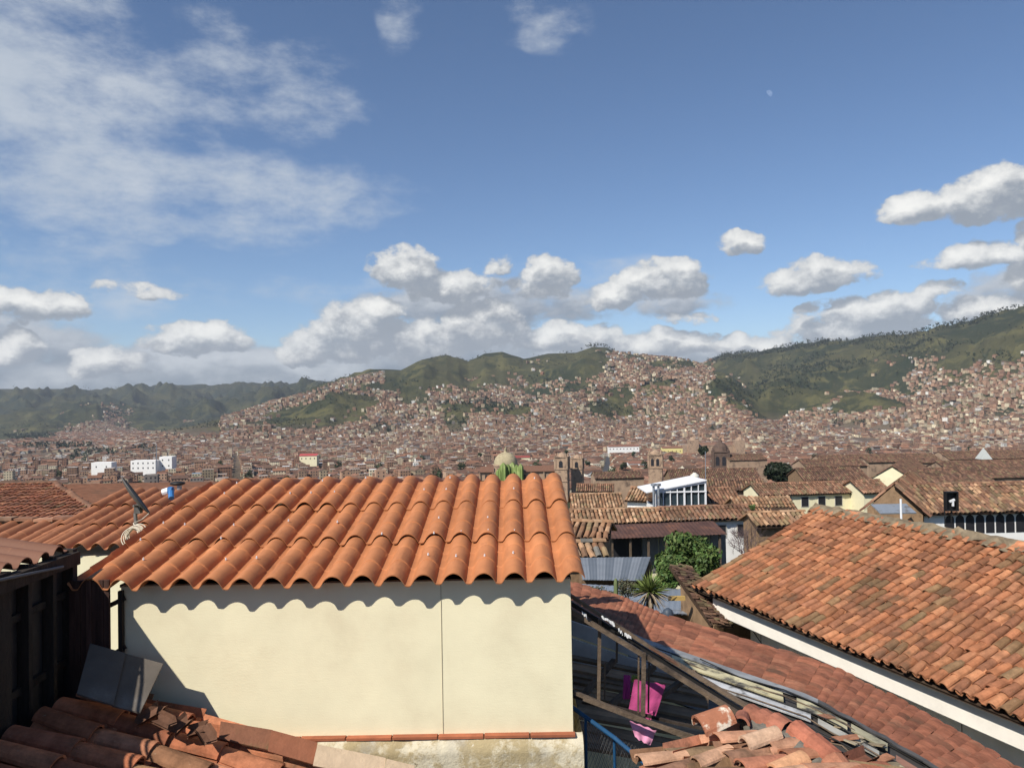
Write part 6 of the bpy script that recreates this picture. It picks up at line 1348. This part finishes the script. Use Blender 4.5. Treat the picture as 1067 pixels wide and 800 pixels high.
# street
mb = MB(); d_ = unit(np.array((s1[0] - s0[0], s1[1] - s0[1], 0))); n_ = np.array((d_[1], -d_[0], 0)); V_ = []
for k in range(60):
    p_ = np.array((s0[0], s0[1], 0)) + d_ * (k * 16); V_ += [p_ - n_ * 3.4 + (0, 0, float(H(*(p_ - n_ * 3.4)[:2])) + .25), p_ + n_ * 3.4 + (0, 0, float(H(*(p_ + n_ * 3.4)[:2])) + .25)]
mb.raw(V_, [[2 * i, 2 * i + 1, 2 * i + 3, 2 * i + 2] for i in range(59)]); mb.build('street', mat('street_asphalt', (.055, .055, .058)), kind='structure', label='long straight street running away into the town')
# masts
for (px_, y0, y1, D_, lb) in ((163, 463, 484, 800, 'tall thin mast behind the middle white block'), (735, 470, 506, 150, 'thin pole rising left of the dark domed tower'), (613, 262 + 200, 470, 1500, 'faint tower mast on the valley floor')):
    a_, b_ = np.array(P(px_, y1, D_)), np.array(P(px_, y0, D_)); mb = MB(); mb.tube([a_ - (0, 0, 4), b_], [.0006 * D_, .0004 * D_], 6); mb.build('mast', M_metal, label=lb, cat='mast')

# town trees one by one, then the woods
lead = None; places = [(258, 478, 700), (300, 484, 600), (352, 474, 900), (395, 480, 800), (440, 470, 1000), (455, 484, 600), (548, 473, 650), (560, 468, 800), (612, 470, 800), (640, 478, 560), (648, 471, 720), (672, 471, 720), (720, 478, 480), (700, 462, 900),
    (775, 465, 760), (800, 470, 600), (850, 462, 900), (876, 466, 800), (845, 480, 340), (905, 455, 1100), (1010, 452, 1200), (1052, 458, 900), (968, 462, 850), (60, 478, 900), (20, 486, 700), (205, 486, 650), (230, 470, 1000), (500, 462, 1100), (590, 462, 1100), (660, 462, 1050), (925, 470, 600), (150, 497, 560), (40, 495, 600), (330, 466, 1150), (480, 476, 760)]
g_ = np.random.default_rng(101)
for k, (px_, py_, D_) in enumerate(places):
    c_ = np.array(P(px_, py_, D_)); gz = float(H(c_[0], c_[1])); r_ = g_.uniform(3.5, 6.5); zc_ = min(max(c_[2], gz + 4.5), gz + 11) if True else 0
    root = thing('town_tree', (c_[0], c_[1], gz), 'x', 'tree', 'trees standing in the town'); mb = MB(); leaves(mb, (c_[0], c_[1], zc_), (r_, r_, r_ * 1.1), 420, .75, np.array((.030, .045, .018)) * g_.uniform(.7, 1.4), g_, 9, 1.0); mb.build('crown', M_leaf, root)
    mb = MB(); mb.tube([(c_[0], c_[1], gz - 1), (c_[0], c_[1], zc_)], [.4, .2], 6); mb.build('trunk', M_bark, root)
    z = [t for a0, a1, t in LAND if a0 <= px_ < a1][0]; bk.setdefault('T' + z, []).append((root, px_))
for key, L in list(bk.items()):
    if key[0] != 'T' or not key.startswith('T') or isinstance(L[0][0], str) or len(L[0]) != 2: continue
    L.sort(key=lambda q: q[1])
    for k, q in enumerate(L): q[0]['label'] = 'town tree ' + key[1:] + ('' if len(L) == 1 else ', ' + ORD[k])
def woods(name, label, n, sel, hgt_, seed, col, per=9, rr=(1500, 7000), size=2.2):
    g = np.random.default_rng(seed); m_ = n * 40; a = g.uniform(-.66, .66, m_); r = np.sqrt(g.uniform(rr[0] ** 2, rr[1] ** 2, m_)); x, y = r * np.sin(a), r * np.cos(a); z = H(x, y); p = np.stack([x, y, z], -1)
    px_ = CX + F * (p @ right) / (p @ fwd); py_ = CY - F * (p @ upv) / (p @ fwd); k = sel(px_, py_, x, y, r, g); x, y, z = x[k][:n], y[k][:n], z[k][:n]; n = len(x)
    c = np.repeat(np.stack([x, y, z], -1), per, 0); hh = np.repeat(g.uniform(.6, 1.3, n) * hgt_, per); N_ = n * per
    q = c + np.stack([g.normal(0, 1, N_) * hh * .22, g.normal(0, 1, N_) * hh * .22, g.uniform(.15, .95, N_) * hh], -1)
    nn_ = g.normal(0, 1, (N_, 3)); nn_ /= np.linalg.norm(nn_, axis=1)[:, None]; t = np.cross(nn_, g.normal(0, 1, (N_, 3))); t /= np.linalg.norm(t, axis=1)[:, None] + 1e-9; b = np.cross(nn_, t); s = (size * g.uniform(.6, 1.3, N_))[:, None]
    V_ = np.stack([q - t * s, q - b * s, q + t * s, q + b * s], 1).reshape(-1, 3); cc = np.array(col) * np.repeat(g.uniform(.6, 1.5, (n, 1)), per, 0) * g.uniform(.8, 1.2, (N_, 1))
    mb = MB(); mb.raw(V_, np.arange(4 * N_).reshape(-1, 4), cc); mb.build(name, M_leaf, base=(0, 0, 0), kind='stuff', label=label); print(name, n)
def s_w(px_, py_, x, y, r, g):
    nz = fbm(x / 260, y / 260, 4, 21); e = ell(px_, py_, WOODS); return (e > 0) & (e + (nz - .5) > .12) & (g.random(len(x)) < .9)
woods('distant_woods', 'dark woods between the houses and on the far slopes', 9000, s_w, 11, 5, (.022, .032, .014))
def s_s(px_, py_, x, y, r, g):
    nz = fbm(x / 190, y / 190, 4, 77); return (r > 1900) & (py_ < 452) & (nz > .52) & (g.random(len(x)) < .9)
woods('hillside_scrub', 'scattered dark scrub and trees on the hillsides', 15000, s_s, 7, 6, (.026, .034, .016), per=5, size=2.0)
def s_r(px_, py_, x, y, r, g):
    ys = np.interp(px_, [q[0] for q in SIL_C], [q[1] for q in SIL_C]); yb_ = np.interp(px_, [q[0] for q in SIL_B], [q[1] for q in SIL_B]); return ((px_ > 735) & (py_ < ys + 7) & (g.random(len(x)) < .5) & (fbm(x / 90, y / 90, 3, 2) > .42)) | ((px_ > 605) & (px_ < 640) & (py_ < yb_ + 2))
woods('ridge_trees', 'row of trees along the skyline of the right-hand hills', 1500, s_r, 15, 8, (.018, .026, .013), per=10, rr=(2600, 5200), size=2.4)
# moon: the sunlit part of a distant sphere
mc = np.array(P(801, 98, 21000)); mr = 98.0; md_ = unit(mc); v_ = -md_; ls = unit(np.cross(v_, (0, 0, 1)) * -.75 + np.array((0, 0, .55)))
V_ = []; e_a = unit(ls - v_ * (ls @ v_)); e_b = np.cross(v_, e_a); n_ = 24
for i in range(n_ + 1):
    t = -math.pi / 2 + math.pi * i / n_
    for j in range(7):
        s_ = j / 6; out_ = math.cos(t); inn_ = -.25 * math.cos(t); u_ = inn_ + (out_ - inn_) * s_; w_ = math.sin(t); dz = math.sqrt(max(0, 1 - u_ * u_ - w_ * w_)); V_.append(mc + (e_a * u_ + e_b * w_ + v_ * dz) * mr)
mm = bpy.data.materials.new('moonlight'); mm.use_nodes = True; N = NT(mm.node_tree); N.n.clear(); o_ = N.new('ShaderNodeOutputMaterial'); em = N.new('ShaderNodeEmission'); tr_ = N.new('ShaderNodeBsdfTransparent'); mx = N.new('ShaderNodeAddShader')
cn = N.noise(N.new('ShaderNodeTexCoord').outputs['Object'], .018, 5, .6); N.inp(em.inputs[0], N.mix(N.smooth(cn, .4, .62), (.62, .64, .68, 1), (.30, .33, .38, 1))); em.inputs[1].default_value = .16
N.l.new(em.outputs[0], mx.inputs[0]); N.l.new(tr_.outputs[0], mx.inputs[1]); N.l.new(mx.outputs[0], o_.inputs[0])
mb = MB(); mb.raw(V_, [[i * 7 + j, (i + 1) * 7 + j, (i + 1) * 7 + j + 1, i * 7 + j + 1] for i in range(n_) for j in range(6)]); mb.build('moon', mm, smooth=True, label='faint daytime moon, partly lit, high in the blue sky at right', cat='moon')
